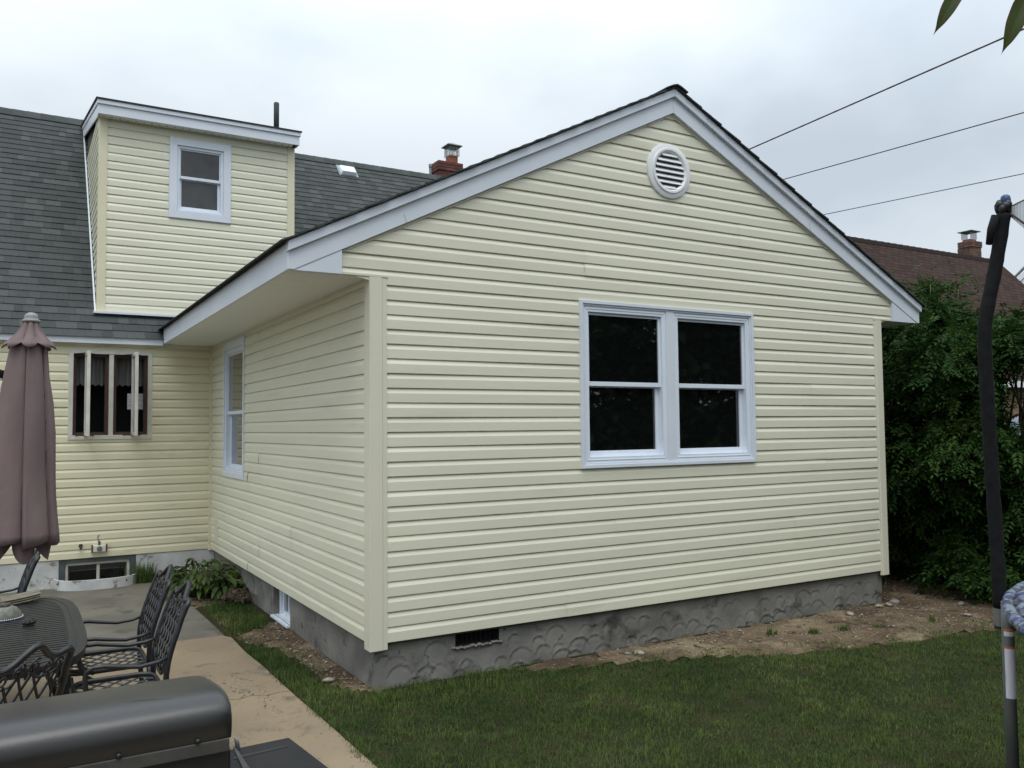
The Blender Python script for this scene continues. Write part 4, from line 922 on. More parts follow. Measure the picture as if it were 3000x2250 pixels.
for y in np.arange(2.6, 8.5, 0.9):       # the hedge goes on behind the addition
    for z in (0.3, 1.3, 2.3, 3.0): cl((8.6+random.uniform(-0.2, 0.3), y, z), (0.8, 0.8, 0.75), 0.6)
for x, y in ((9.6, -0.9), (10.4, -1.5), (11.2, -2.0), (12.2, -2.6), (13.2, -3.2)):
    for z in (0.2, 0.9): cl((x, y, z), (0.8, 0.7, 0.6), 0.6)
PP, DD, UU, LL = [], [], [], []
for c, r, dens in clumps:
    n = int(62*dens*(r[0]*r[1]+r[0]*r[2]+r[1]*r[2])/3*2.6)+2
    u = unit(rng.normal(size=(n, 3))); u[:, 2] = np.where(u[:, 2] < -0.4, -u[:, 2], u[:, 2])
    rad = 1.12-0.75*rng.random(n)**1.3
    cen = c+u*r*rad[:, None]; axd = unit(u*np.array([1, 1, 0.2])+rng.normal(0, 0.4, (n, 3))+np.array([-0.25, -0.3, -0.05]))
    for q in range(n):      # one shoot with its fan of feathery leaves
        m = int(rng.integers(5, 10)); tt = np.linspace(0, 1, m); sh = rng.uniform(0.10, 0.30)
        p = cen[q]+axd[q]*(tt*sh)[:, None]-np.array([0, 0, 1.0])*(0.12*tt**2)[:, None]*sh/0.2
        d = unit(axd[q]*0.9+rng.normal(0, 0.55, (m, 3)))
        PP.append(p); DD.append(d); UU.append(unit(np.array([0, 0, 1.0])+0.35*axd[q]+rng.normal(0, 0.22, (m, 3)))); LL.append(rng.uniform(0.15, 0.27, m))
PP, DD, UU, LL = map(np.concatenate, (PP, DD, UU, LL))
kq = (PP[:, 2] > G+0.02) & ~((PP[:, 0] < XW+0.30) & (PP[:, 1] > -0.3)); PP, DD, UU, LL = PP[kq], DD[kq], UU[kq], LL[kq]
ax_, ay_, az_ = inview(PP); qx, qy = 1106*(1+ax_), 829.5*(1-ay_)
gap = (qx > 2146) & (qx < 2300) & (qy > 775) & (qy < 912) | (qx > 2180) & (qx < 2300) & (qy > 885) & (qy < 955)
kp = ~gap | (rng.random(len(PP)) < 0.015); PP, DD, UU, LL = PP[kp], DD[kp], UU[kp], LL[kp]
V, F, val = pinnate(PP, DD, UU, LL, 5, 0.072, 0.029)
link('foliage', fast_mesh('foliage', V, F, M['wisteria'], val), HG)
st = MB()
for k in range(46):
    x = 8.0+random.uniform(0.3, 1.6); y = random.uniform(-1.6, 7.5); pts = []
    for j in range(7):
        pts.append((x+0.12*math.sin(j*1.3+k), y+0.12*math.cos(j*1.1+k*2), G+j*0.5))
    st.tube(pts, [0.035, 0.03, 0.026, 0.022, 0.018, 0.014, 0.01], 6)
obj('stems', st, M['bark'], HG, smooth=True)
tv = MB()
q = at(2045, 870, 10.3)
obj('tendril', MB().tube([at(2045, 860, 10.3), at(2040, 905, 10.2), at(2048, 930, 10.2), at(2075, 937, 10.25)], 0.006, 5), M['vine'], HG, smooth=True)
for px, py in ((2060, 640), (2130, 700), (2000, 630)):
    a = at(px, py+60, 11.2); b = at(px+10, py-15, 11.1); obj('tendril', MB().tube([a, (a+b)/2+np.array([0.05, 0, 0.05]), b], 0.006, 5), M['vine'], HG, smooth=True)
tv.tube([at(2195, 770, 10.4), at(2170, 775, 10.3), at(2158, 740, 10.3), at(2160, 700, 10.35)], 0.006, 5)
obj('tendril', tv, M['vine'], HG, smooth=True)
# loose sprigs rising over the top
sp, sdir = [], []
for px, py, t, n_ in ((2060, 620, 11.2, 16), (2075, 605, 11.3, 10), (1985, 622, 11.5, 12), (1940, 622, 11.8, 12), (2130, 715, 10.9, 12), (2180, 700, 10.8, 14), (2205, 735, 10.7, 12), (2110, 660, 11.1, 8), (2030, 640, 11.3, 10)):
    c = at(px, py, t)
    for k in range(n_): sp.append(c+rng.normal(0, 0.12, 3)); sdir.append(unit(rng.normal(0, 1, 3)+np.array([0, 0, 0.4])))
sp, sdir = np.array(sp), np.array(sdir)
V, F, val = pinnate(sp, sdir, np.tile([0.1, 0, 1.0], (len(sp), 1)), rng.uniform(0.12, 0.22, len(sp)), 5, 0.055, 0.022)
link('top_sprigs', fast_mesh('top_sprigs', V, F, M['wisteria'], np.clip(val*0.5+0.6, 0, 1)), HG)  # sprigs on the hedge top, leaf tone set lighter than the rest

# ------------------------------------------------------------------ grass
def blades(P, h, w, lean, az, val):
    n = len(P); d = np.stack([np.cos(az), np.sin(az), np.zeros(n)], -1); s = np.stack([-np.sin(az), np.cos(az), np.zeros(n)], -1)
    up = np.array([0, 0, 1.0])
    a = P-s*w[:, None]/2; b = P+s*w[:, None]/2
    m = P+up*(h*0.6)[:, None]+d*(h*lean*0.3)[:, None]
    c1 = m+s*w[:, None]*0.36; c0 = m-s*w[:, None]*0.36
    t = P+up*(h*np.sqrt(np.maximum(0.05, 1-lean**2*0.7)))[:, None]+d*(h*lean)[:, None]
    t1 = t+s*w[:, None]*0.06; t0 = t-s*w[:, None]*0.06
    V = np.stack([a, b, c1, c0, t1, t0], 1).reshape(-1, 3); i = np.arange(n)*6
    F = np.concatenate([np.stack([i, i+1, i+2, i+3], -1), np.stack([i+3, i+2, i+4, i+5], -1)])
    return V, F, np.repeat(val, 6)
N0 = 1150000
gx = rng.uniform(-0.75, 11.5, N0); gy = rng.uniform(-5.6, 4.2, N0)
Pw = np.stack([gx, gy, np.full(N0, G)], -1); fx, fy, fz = inview(Pw)
dist = np.hypot(gx-CP[0], gy-CP[1])
prob = np.where((np.abs(fx) < 1.25) & (fy > -1.4) & (fz > 0), 1.0, 0.12)*np.clip(1.15-dist/16, 0.35, 1)
ok = (rng.random(N0) < prob) & (gx > -0.515+0.02*np.sin(gy*7)+0.015*rng.normal(size=N0))
ok &= ~((gx > 0.02) & (gy > 0.02) & (gx < XW-0.02))
ok &= ~((gx > -0.05) & (gy > 0.0) & (gx < 0.1))
def vn(x, y, sc, seed):
    g = np.random.default_rng(seed).random((256, 256)); X = x*sc+100; Y = y*sc+100; xi = np.floor(X).astype(int); yi = np.floor(Y).astype(int); a, b = X-xi, Y-yi
    a = a*a*(3-2*a); b = b*b*(3-2*b); xi %= 255; yi %= 255
    return (g[yi, xi]*(1-a)+g[yi, xi+1]*a)*(1-b)+(g[yi+1, xi]*(1-a)+g[yi+1, xi+1]*a)*b
def nz2(x, y, s): return (np.sin(x*s*1.7+1)*np.cos(y*s*2.1-2)+0.6*np.sin((x+y)*s*3.1+2)+0.5*np.sin((x*1.3-y*2.2)*s*4.3+1)+0.4*np.sin((x*2.7+y*1.9)*s*6.1))/2.5
qa = (vn(gx, gy, 4.5, 21)-0.5)*0.22+(vn(gx, gy, 14.0, 22)-0.5)*0.16; qb = (vn(gx, gy, 4.5, 23)-0.5)*0.30+(vn(gx, gy, 14.0, 24)-0.5)*0.20
sc_ = np.where(gx < 0.5, 0.45, 1.0)
dj = inpoly(gx+qa*sc_, gy+qb*sc_, dirt_front) | inpoly(gx+qa*sc_, gy+qb*sc_, dirt_side) | inpoly(gx, gy, dirt_hosta)
wgt = np.ones(N0); tuft = nz2(gx, gy, 2.6)
def nearp_out(d):
    o_ = np.zeros(len(gx), bool)
    for (a, b) in ((d, 0), (-d, 0), (0, d), (0, -d), (d*.7, d*.7), (-d*.7, d*.7), (d*.7, -d*.7), (-d*.7, -d*.7)): o_ |= ~(inpoly(gx+a, gy+b, dirt_front) | inpoly(gx+a, gy+b, dirt_side) | inpoly(gx+a, gy+b, dirt_hosta))
    return o_ & ((gx < -0.12) | (gy < -0.25) | (gx > XW+0.3))
def nearp(poly, d):       # near the border, grass thins out
    r_ = np.zeros(len(gx), bool)
    for (a, b) in ((d, 0), (-d, 0), (0, d), (0, -d)): r_ |= inpoly(gx+a, gy+b, poly)
    return r_
wgt[dj] = np.where(tuft[dj] > 0.62, 0.16, 0.006); rim_ = dj & nearp_out(0.16); wgt[rim_] = np.where(nz2(gx[rim_], gy[rim_], 7.0) > -0.1, 0.42, 0.05)
edge = ~dj & nearp(dirt_front, 0.18); wgt[edge] *= np.where(tuft[edge] > -0.15, 0.6, 0.12)
edge = ~dj & nearp(dirt_side, 0.05); wgt[edge] *= 0.55
thin = nz2(gx+5, gy-3, 1.3); wgt *= np.where(thin < -0.62, 0.45, 1.0)
ok &= rng.random(N0) < wgt
gx, gy, tuft, thin, dist = gx[ok], gy[ok], tuft[ok], thin[ok], dist[ok]
n = len(gx); print('grass blades', n)
cl_ = nz2(gx*1.0, gy*1.0, 5.5)
clump = vn(gx, gy, 9.0, 11)*0.6+vn(gx, gy, 22.0, 12)*0.4; broad = vn(gx, gy, 1.1, 13)*0.6+vn(gx, gy, 2.9, 14)*0.4
h = np.clip(0.012+0.050*np.clip(clump-0.22, 0, 1)+0.022*(broad-0.5)+rng.normal(0, 0.008, n)+np.where(rng.random(n) < 0.02, 0.03, 0), 0.010, 0.095)
wallnear = (np.abs(gx+0.3) < 0.3) & (gy > 0) | ((gy > -0.35) & (gx < 1.4) & (gx > -0.2)); h = np.where(wallnear, h*1.35, h)
edgeslab = gx < -0.44; h = np.where(edgeslab, h*1.25, h)
dry = nz2(gx+3, gy+1, 1.15)+0.6*nz2(gx-2, gy+4, 3.7)
dryp = np.clip((vn(gx, gy, 1.9, 15)*0.6+vn(gx, gy, 6.0, 16)*0.4-0.50)*4.0, 0, 1)
val = np.clip(0.18+0.55*(broad-0.5)+0.50*(clump-0.35)+0.22*dryp+rng.normal(0, 0.15, n)+np.where(rng.random(n) < 0.04+0.38*dryp, 0.6, 0), 0, 1)
V, F, va = blades(np.stack([gx, gy, np.full(n, G-0.009)], -1), h, rng.uniform(0.0016, 0.0034, n)*(1+dist/12), rng.uniform(0.15, 0.97, n), rng.uniform(0, 6.283, n), val)
o = link('grass', fast_mesh('grass', V, F, M['grass'], va)); tag(o, 'short patchy green lawn in front of the addition and along the patio slab', 'grass', kind='stuff')
# pebbles in the dirt
pb = MB()
def pebble(x, y, r): pb.ball((x, y, G+0.006+r*0.25), r, (1, random.uniform(0.7, 1.2), 0.6), 6, 4, 0.25)
for k in range(5200):
    x, y = random.uniform(0.9, 8.5), random.uniform(-1.25, 1.8)
    if inpoly(np.array([x]), np.array([y]), dirt_front)[0] and not (x < XW and y > -0.04): pebble(x, y, abs(random.gauss(0, 0.0045))+0.0025)
for k in range(420):
    x, y = random.uniform(-0.5, 0.0), random.uniform(-0.05, 2.7)
    if inpoly(np.array([x]), np.array([y]), dirt_side)[0]: pebble(x, y, abs(random.gauss(0, 0.005))+0.003)
for k in range(60): pebble(random.uniform(-0.62, -0.1), random.uniform(3.9, 4.6), random.uniform(0.003, 0.01))
o = obj('pebbles', pb, M['stone']); tag(o, 'small pale pebbles strewn over the bare dirt by the foundation', 'pebbles', kind='stuff')
stones = [(6.02, -0.12, 0.055, 'flat grey stone against the right end of the foundation'), (5.86, -0.17, 0.045, 'rounded tan stone beside the flat grey one at the foundation end'), (5.72, -0.14, 0.035, 'small dark stone left of the foundation end stones'), (6.55, -0.55, 0.04, 'lone pale stone in the dirt to the right of the foundation corner'),
          (5.15, -0.22, 0.04, 'lone light stone under the right part of the twin window wall'), (2.35, -0.24, 0.040, 'largest pale stone where the grass meets the dirt below the twin window'), (2.26, -0.20, 0.028, 'small cream stone touching the largest pale stone'), (6.1, -0.9, 0.035, 'white speckled stone at the grass edge right of the addition'),
          (-0.20, 0.42, 0.04, 'grey stone sliver in the dirt near the front left foundation corner')]
for i, (x, y, r_, lb) in enumerate(stones):
    o = obj('stone', MB().ball((0, 0, 0), r_, (1.3, 0.9, 0.55), 9, 7, 0.14), M['stone'] if i % 3 else M['conc'], smooth=True); o.location = (x, y, G+r_*0.35); o.rotation_euler = (0.1, 0.1, i*1.1); tag(o, lb, 'stone')

# ------------------------------------------------------------------ plants by the wall
def broad_plant(nm, lb, cx, cy, z0, n, hgt, spread, ll, m, cat='plant', droop=0.5):
    root = thing(nm, lb, cat, (cx, cy, z0))
    Vs, Fs, vals = [], [], []; stm = MB(); off = 0
    for k in range(n):
        a = random.uniform(0, 6.283); rr = spread*math.sqrt(random.random()); hh = hgt*random.uniform(0.35, 1.0)*(1-0.45*rr/spread)
        b = Vector((cx+rr*0.25*math.cos(a), cy+rr*0.25*math.sin(a), z0)); t = Vector((cx+rr*math.cos(a), cy+rr*math.sin(a), z0+hh))
        stm.tube([b, (b+t)/2+Vector((0, 0, hh*0.12)), t], 0.004, 4)
        l_ = ll*random.uniform(0.6, 1.15); wd = l_*random.uniform(0.36, 0.5); d = Vector((math.cos(a), math.sin(a), random.uniform(-0.2, 0.5))).normalized()
        s = d.cross(Vector((0, 0, 1))).normalized(); s = (s+Vector((0, 0, random.uniform(-0.5, 0.5)))).normalized(); nn = s.cross(d)
        rows = 7; vv = []; va_ = random.random()
        for i in range(rows):
            q = i/(rows-1); w_ = wd*math.sin(math.pi*min(1, q*0.93+0.05))**0.8*(1-0.25*q)
            c = t+d*(l_*q)-Vector((0, 0, 1))*(l_*droop*q*q)
            vv += [c-s*w_/2+nn*w_*0.16, c, c+s*w_/2+nn*w_*0.16]
        for i in range(rows-1):
            for j in range(2): Fs.append((off+i*3+j, off+i*3+j+1, off+i*3+j+4, off+i*3+j+3))
        Vs += [tuple(v_) for v_ in vv]; vals += [va_]*len(vv); off += len(vv)
    link('leaves', fast_mesh('leaves', np.array(Vs), np.array(Fs), m, vals, smooth=True), root)
    obj('stems', stm, M['vine'], root)
    return root
broad_plant('leafy_plant', 'bushy broad leaved green plant in the inner corner of the house', -0.40, 4.70, G, 240, 0.50, 0.40, 0.17, M['hosta'])
broad_plant('leafy_plant', 'low broad leaved plant with drooping leaves against the addition foundation', -0.15, 4.45, G, 90, 0.30, 0.24, 0.14, M['hosta'])
rt = MB()
for k in range(60): rt.ball((-0.13+random.gauss(0, 0.07), 3.98+random.gauss(0, 0.12), G+0.04+random.uniform(0, 0.08)), random.uniform(0.02, 0.045), (1, 1, 0.8), 6, 4, 0.4)
for k in range(70):
    x, y, z = -0.13+random.gauss(0, 0.08), 3.95+random.gauss(0, 0.15), G+0.08; a = random.uniform(0, 6.28); rt.tube([(x, y, z), (x+0.05*math.cos(a), y+0.05*math.sin(a), z+random.uniform(0.0, 0.07)), (x+0.1*math.cos(a), y+0.1*math.sin(a), z+random.uniform(-0.06, 0.05))], 0.003, 4)
tag(obj('root_clump', rt, M['root']), 'dark clump of dead roots and soil beside the leafy plants', 'root clump', kind='stuff')
wd_ = thing('weed_tuft', 'wispy green weeds growing at the right end of the basement window well', 'weed', (-0.87, 5.95, G))
gxw = rng.normal(-0.87, 0.08, 420); gyw = rng.normal(5.98, 0.05, 420)
V, F, va = blades(np.stack([gxw, gyw, np.full(420, G)], -1), rng.uniform(0.08, 0.30, 420), rng.uniform(0.004, 0.009, 420), rng.uniform(0.05, 0.5, 420), rng.uniform(0, 6.28, 420), rng.uniform(0.2, 0.8, 420))
link('blades', fast_mesh('blades', V, F, M['grass'], va), wd_)
dl = thing('weed_tuft', 'small clump of green weeds sprouting from the dirt right of the lawn edge', 'weed', (6.3, -1.0, G))
for (x, y) in ((4.9, -0.75), (4.2, -0.55), (4.55, -0.62), (5.6, -0.85), (3.85, -0.35)):
    r_ = dl if x == 4.9 else thing('weed_tuft', {4.2: 'spiky green weed in the dirt nearest the middle of the foundation', 4.55: 'low weed between two others in the front dirt strip', 5.6: 'weed tuft in the dirt towards the right end of the foundation', 3.85: 'leftmost weed tuft in the front dirt strip'}[x], 'weed', (x, y, G))
    nb = 60; V, F, va = blades(np.stack([rng.normal(x, 0.035, nb), rng.normal(y, 0.03, nb), np.full(nb, G)], -1), rng.uniform(0.03, 0.075, nb), rng.uniform(0.005, 0.010, nb), rng.uniform(0.3, 0.9, nb), rng.uniform(0, 6.28, nb), rng.uniform(0.3, 0.8, nb))
    link('blades', fast_mesh('blades', V, F, M['grass'], va), r_)
dl.location = (4.9, -0.75, G); ROOTM[dl.name] = Matrix.Translation(dl.location)
for c_ in dl.children: c_.matrix_parent_inverse = ROOTM[dl.name].inverted()

# ------------------------------------------------------------------ overhead cables
def cable(nm, lb, pts, r, tw=False):
    mb = MB(); n = 60; P_ = []
    a, b = Vector(pts[0]), Vector(pts[1]); sag = pts[2]
    for k in range(n+1):
        t = k/n; p = a.lerp(b, t); p.z -= sag*4*t*(1-t); P_.append(p)
    mb.tube(P_, r*(1.35 if tw else 1.0), 6)
    if tw:
        for ph in (0, math.pi):
            P2 = [];
            for k in range(241):
                t = k/240; p = a.lerp(b, t); p.z -= sag*4*t*(1-t); an = ph+t*2*math.pi*15
                P2.append(p+Vector((0.35*math.cos(an), -0.3*math.cos(an), math.sin(an)))*r*0.9)
            mb.tube(P2, r*0.75, 5)
    tag(obj(nm, mb, M['cable'], smooth=True), lb, 'cable', 'cables over the addition')
    return a
mast = (7.3, 6.6)
def cab_end(px0, py0, px1, py1, t1):
    # far end at the mast, height chosen on the cable's sight line
    d0, d1 = ray(px0, py0), ray(px1, py1); nrm = np.cross(d0, d1)
    z = CP[2]-(nrm[0]*(mast[0]-CP[0])+nrm[1]*(mast[1]-CP[1]))/nrm[2]
    px2 = px1+(px1-px0)*0.35; py2 = py1+(py1-py0)*0.35; d = ray(px2, py2); d = d-nrm*np.dot(d, nrm)/np.dot(nrm, nrm)
    return (mast[0], mast[1], z), tuple(CP+d*t1)
zs = []
for args, r_, lb, tw, sg in (((1608, 327, 2172, 80, 8.5), 0.007, 'thick twisted cable, uppermost of the three overhead lines', True, 0.0), ((1684, 390, 2212, 243, 9.0), 0.0068, 'thin middle overhead line', False, 0.0), ((1768, 466, 2212, 375, 10.0), 0.0056, 'thinnest and lowest overhead line', False, 0.0)):
    a, b = cab_end(*args); cable('overhead_cable', lb, (a, b, sg), r_, tw); zs.append(a[2])
obj('service_mast', MB().tube([(mast[0], mast[1], 3.2), (mast[0], mast[1], max(zs)+0.1)], 0.03, 8), M['steel'], H)

# ------------------------------------------------------------------ patio umbrella
ut = on(68, 679, 1, 0.3); ub = on(38, 1205, 1, 0.3); ax = (ut-ub); hgt = ax[2]
U = thing('patio_umbrella', 'closed mauve brown patio umbrella hanging above the dark table', 'umbrella', (ub[0], ub[1], G))
def uaxis(z): k = (z-ub[2])/hgt; return ub[0]+ax[0]*k, 0.3
def canopy(prof, nf, fold, ph, seg=240, jag=0.0, twist=0.0, saw=False):
    V = []; 
    for i, (z, R) in enumerate(prof):
        cx, cy = uaxis(z)
        for k in range(seg):
            th = 2*math.pi*k/seg
            if saw:
                g = (nf*th/(2*math.pi)+ph+twist*(z-1.5)+0.10*math.sin(2*th+1)) % 1.0; f = 1-g
                g2 = min(1.0, g/0.06); r = R*(1-fold*(1-g2)-fold*g2*(0.02+0.9*max(0, g-0.30)**1.5))*(1+0.03*math.sin(z*6+nf*th))
            else:
                f = abs(math.cos(nf/2*th+ph+twist*(z-1.5))); r = R*(1-fold*(1-f**0.75))
            r *= 1*(1+0.03*math.sin(3*th+z*2.2)+0.02*math.sin(7*th-z*5))
            zz = z-(jag*(f-0.5) if i == len(prof)-1 else 0)
            V.append((cx+r*math.cos(th), cy+r*math.sin(th), zz))
    F = [(i*seg+k, i*seg+(k+1) % seg, (i+1)*seg+(k+1) % seg, (i+1)*seg+k) for i in range(len(prof)-1) for k in range(seg)]
    return fast_mesh('canopy', np.array(V), np.array(F), M['fabric'], smooth=True)
ZT = ut[2]
o = link('canopy', canopy([(ZT-0.16, 0.095), (ZT-0.25, 0.112), (ZT-0.40, 0.132), (ZT-0.6, 0.160), (ZT-0.8, 0.177), (ZT-1.0, 0.190), (ZT-1.2, 0.205), (ZT-1.35, 0.222), (ZT-1.44, 0.235), (ZT-1.50, 0.240)], 6, 0.36, 0.62, jag=0.05, twist=0.16, saw=True), U)
sf = o.modifiers.new('s', 'SOLIDIFY'); sf.thickness = 0.003
o = link('inner_fold', canopy([(ZT-1.2, 0.15), (ZT-1.40, 0.175), (ZT-1.50, 0.185), (ZT-1.56, 0.165)], 5, 0.50, 0.2, jag=0.13), U); o.name = 'inner_fold'
o = link('vent_flap', canopy([(ZT-0.035, 0.040), (ZT-0.08, 0.052), (ZT-0.12, 0.072), (ZT-0.16, 0.105), (ZT-0.20, 0.145), (ZT-0.215, 0.158)], 8, 0.26, 0.1, jag=0.035), U)
sf = o.modifiers.new('s', 'SOLIDIFY'); sf.thickness = 0.003
uc = uaxis(ZT)
obj('finial', MB().lathe([(0.052, -0.055), (0.056, -0.045), (0.050, -0.036), (0.040, -0.034), (0.043, -0.020), (0.036, -0.002), (0.018, 0.010), (0.0001, 0.013)], (uc[0], uc[1], ZT), 24), M['finial'], U, smooth=True)
cx, cy = uaxis(1.9)
obj('arm', MB().tube([(cx, cy, 1.95), (cx-0.5, cy+0.1, 2.15), (cx-1.5, cy+0.3, 2.30), (cx-2.2, cy+0.45, 2.2)], 0.028, 8), M['iron'], U, smooth=True)
obj('post', MB().tube([(cx-2.2, cy+0.45, G), (cx-2.2, cy+0.45, 2.35)], 0.035, 10), M['iron'], U)
obj('base', MB().box(cx-2.65, cx-1.75, cy+0.42, cy+0.48, G, G+0.05).box(cx-2.23, cx-2.17, cy+0.0, cy+0.9, G+0.05, G+0.09), M['iron'], U)
obj('hub', MB().tube([uaxis(0.98)+(0.98,), uaxis(2.2)+(2.2,)], 0.02, 8), M['iron'], U)

# ------------------------------------------------------------------ table
TX, TY, TZ = -2.50, 0.30, G+0.71
T = thing('patio_table', 'dark cast metal boat shaped patio table with pierced woven top', 'table', (TX, TY, G))
def outline(k, inset=0.0, n=72):
    t = 2*math.pi*k/n; e = 0.42; c_, s_ = math.cos(t), math.sin(t)
    x = (0.562-inset)*math.copysign(abs(c_)**0.42, c_); y = (1.13-inset)*math.copysign(abs(s_)**0.55, s_)
    return x, y
ring = MB(); n = 72
for k in range(n):
    a, b = outline(k), outline(k+1); c_, d_ = outline(k+1, 0.10), outline(k, 0.10)
    ring.hexa([(TX+p[0], TY+p[1], TZ) for p in (a, b, c_, d_)], [(TX+p[0], TY+p[1], TZ-0.022) for p in (a, b, c_, d_)])
    e_, f_ = outline(k, 0.006), outline(k+1, 0.006); g_, h_ = outline(k+1, 0.02), outline(k, 0.02)
    ring.hexa([(TX+p[0], TY+p[1], TZ-0.022) for p in (e_, f_, g_, h_)], [(TX+p[0], TY+p[1], TZ-0.05) for p in (e_, f_, g_, h_)])
    # raised bead on the border
    e_, f_ = outline(k, 0.055), outline(k+1, 0.055); g_, h_ = outline(k+1, 0.063), outline(k, 0.063)
    ring.hexa([(TX+p[0], TY+p[1], TZ+0.003) for p in (e_, f_, g_, h_)], [(TX+p[0], TY+p[1], TZ) for p in (e_, f_, g_, h_)])
obj('tabletop_rim', ring, M['iron'], T)
wv = MB()
poly = np.array([outline(k, 0.09) for k in range(n)])
def xr(y):
    yy = abs(y)/(1.13-0.09)
    if yy >= 1: return 0
    s_ = yy**(1/0.55); c_ = math.sqrt(max(0, 1-s_*s_)); return (0.562-0.09)*c_**0.42
def yr(x):
    xx = abs(x)/(0.562-0.09)
    if xx >= 1: return 0
    c_ = xx**(1/0.42); s_ = math.sqrt(max(0, 1-c_*c_)); return (1.13-0.09)*s_**0.55
k = -1.02
while k < 1.03:
    q = xr(k)
    if q > 0.03: wv.box(TX-q, TX+q, TY+k-0.021, TY+k+0.021, TZ-0.014, TZ-0.001)
    k += 0.060
k = -0.464
while k < 0.47:
    q = yr(k)
    if q > 0.03: wv.box(TX+k-0.009, TX+k+0.009, TY-q, TY+q, TZ-0.018, TZ-0.006)
    k += 0.033
o = obj('woven_top', wv, M['iron'], T)
for sx in (-0.42, 0.42):
    for sy in (-0.85, 0.85):
        obj('leg', MB().tube([(TX+sx*0.9, TY+sy*0.9, TZ-0.03), (TX+sx, TY+sy, TZ-0.2), (TX+sx*0.85, TY+sy*0.9, TZ-0.45), (TX+sx*1.08, TY+sy*1.04, G)], [0.03, 0.028, 0.02, 0.026], 8), M['iron'], T, smooth=True)
obj('apron', MB().box(TX-0.42, TX+0.42, TY-0.87, TY-0.85, TZ-0.09, TZ-0.024).box(TX-0.42, TX+0.42, TY+0.85, TY+0.87, TZ-0.09, TZ-0.024).box(TX-0.44, TX-0.42, TY-0.85, TY+0.85, TZ-0.09, TZ-0.024).box(TX+0.42, TX+0.44, TY-0.85, TY+0.85, TZ-0.09, TZ-0.024), M['iron'], T)
# things on the table
pc = on(5, 1336, 2, TZ)
Pt = thing('glass_dome', 'pale beaded domed cover with brown speckled top at the left of the table', 'cover', (pc[0], pc[1], TZ))
obj('dome', MB().lathe([(0.118, 0.002), (0.120, 0.008), (0.116, 0.022), (0.104, 0.046), (0.086, 0.066), (0.062, 0.080), (0.048, 0.084), (0.0001, 0.085)], (pc[0], pc[1], TZ), 48), M['straw'], Pt, smooth=True)
obj('top', MB().lathe([(0.052, 0.080), (0.050, 0.092), (0.036, 0.102), (0.0001, 0.104)], (pc[0], pc[1], TZ), 28), M['seed'], Pt, smooth=True)
bd = MB()
for k in range(60): bd.ball((pc[0]+0.121*math.cos(k*0.10472), pc[1]+0.121*math.sin(k*0.10472), TZ+0.006), 0.0055, (1, 1, 1), 6, 4)
o = obj('bead_rim', bd, M['label'], Pt, smooth=True); o['kind'] = 'stuff'
fc = on(61, 1322+22, 2, TZ)
fc = on(62, 1350, 2, TZ); fl_ = MB().ball((fc[0], fc[1], TZ+0.022), 0.030, (1, 1, 0.7), 10, 8, 0.05)
for k in range(7):
    a = k*0.9; fl_.ball((fc[0]+0.028*math.cos(a), fc[1]+0.028*math.sin(a), TZ+0.018), 0.016, (1, 1, 0.9), 7, 5, 0.1)
tag(obj('napkin_weight', fl_, M['black'], smooth=True), 'small black knobbly ornament lying on the table', 'ornament')
pp_ = on(42, 1304, 2, TZ+0.005)
pg = MB()
for j in range(3):
    vs = []
    for k in range(9):
        u = k/8; zz = TZ+0.006+0.012*j+0.03*(u**2)
        vs += [(pp_[0]-0.16+0.30*u, pp_[1]-0.05+0.02*j+0.05*u, zz), (pp_[0]-0.18+0.30*u, pp_[1]+0.14+0.02*j+0.05*u, zz+0.006)]
    pg.add(vs, [(2*k, 2*k+2, 2*k+3, 2*k+1) for k in range(8)])
pl_ = mat('yellowed paper', (0.19, 0.17, 0.115), 0.9, (0.09, 0.08, 0.06), 40, 3, stretch=(0.3, 2, 1))
tag(obj('newspaper', pg, pl_, smooth=True), 'curled yellowed paper lying behind the platter on the table', 'paper')
bb = on(6, 1297, 2, TZ+0.03)
tag(obj('folded_cloth', MB().prism([(bb[0]-0.25, TZ), (bb[0]+0.06, TZ), (bb[0]+0.055, TZ+0.012), (bb[0]-0.25, TZ+0.11)], lambda p, a: (p[0], a, p[1]), bb[1]-0.02, bb[1]+0.10), M['wood'], bevel=0.006), 'dark red wedge shaped folded cloth at the left edge of the table', 'cloth')

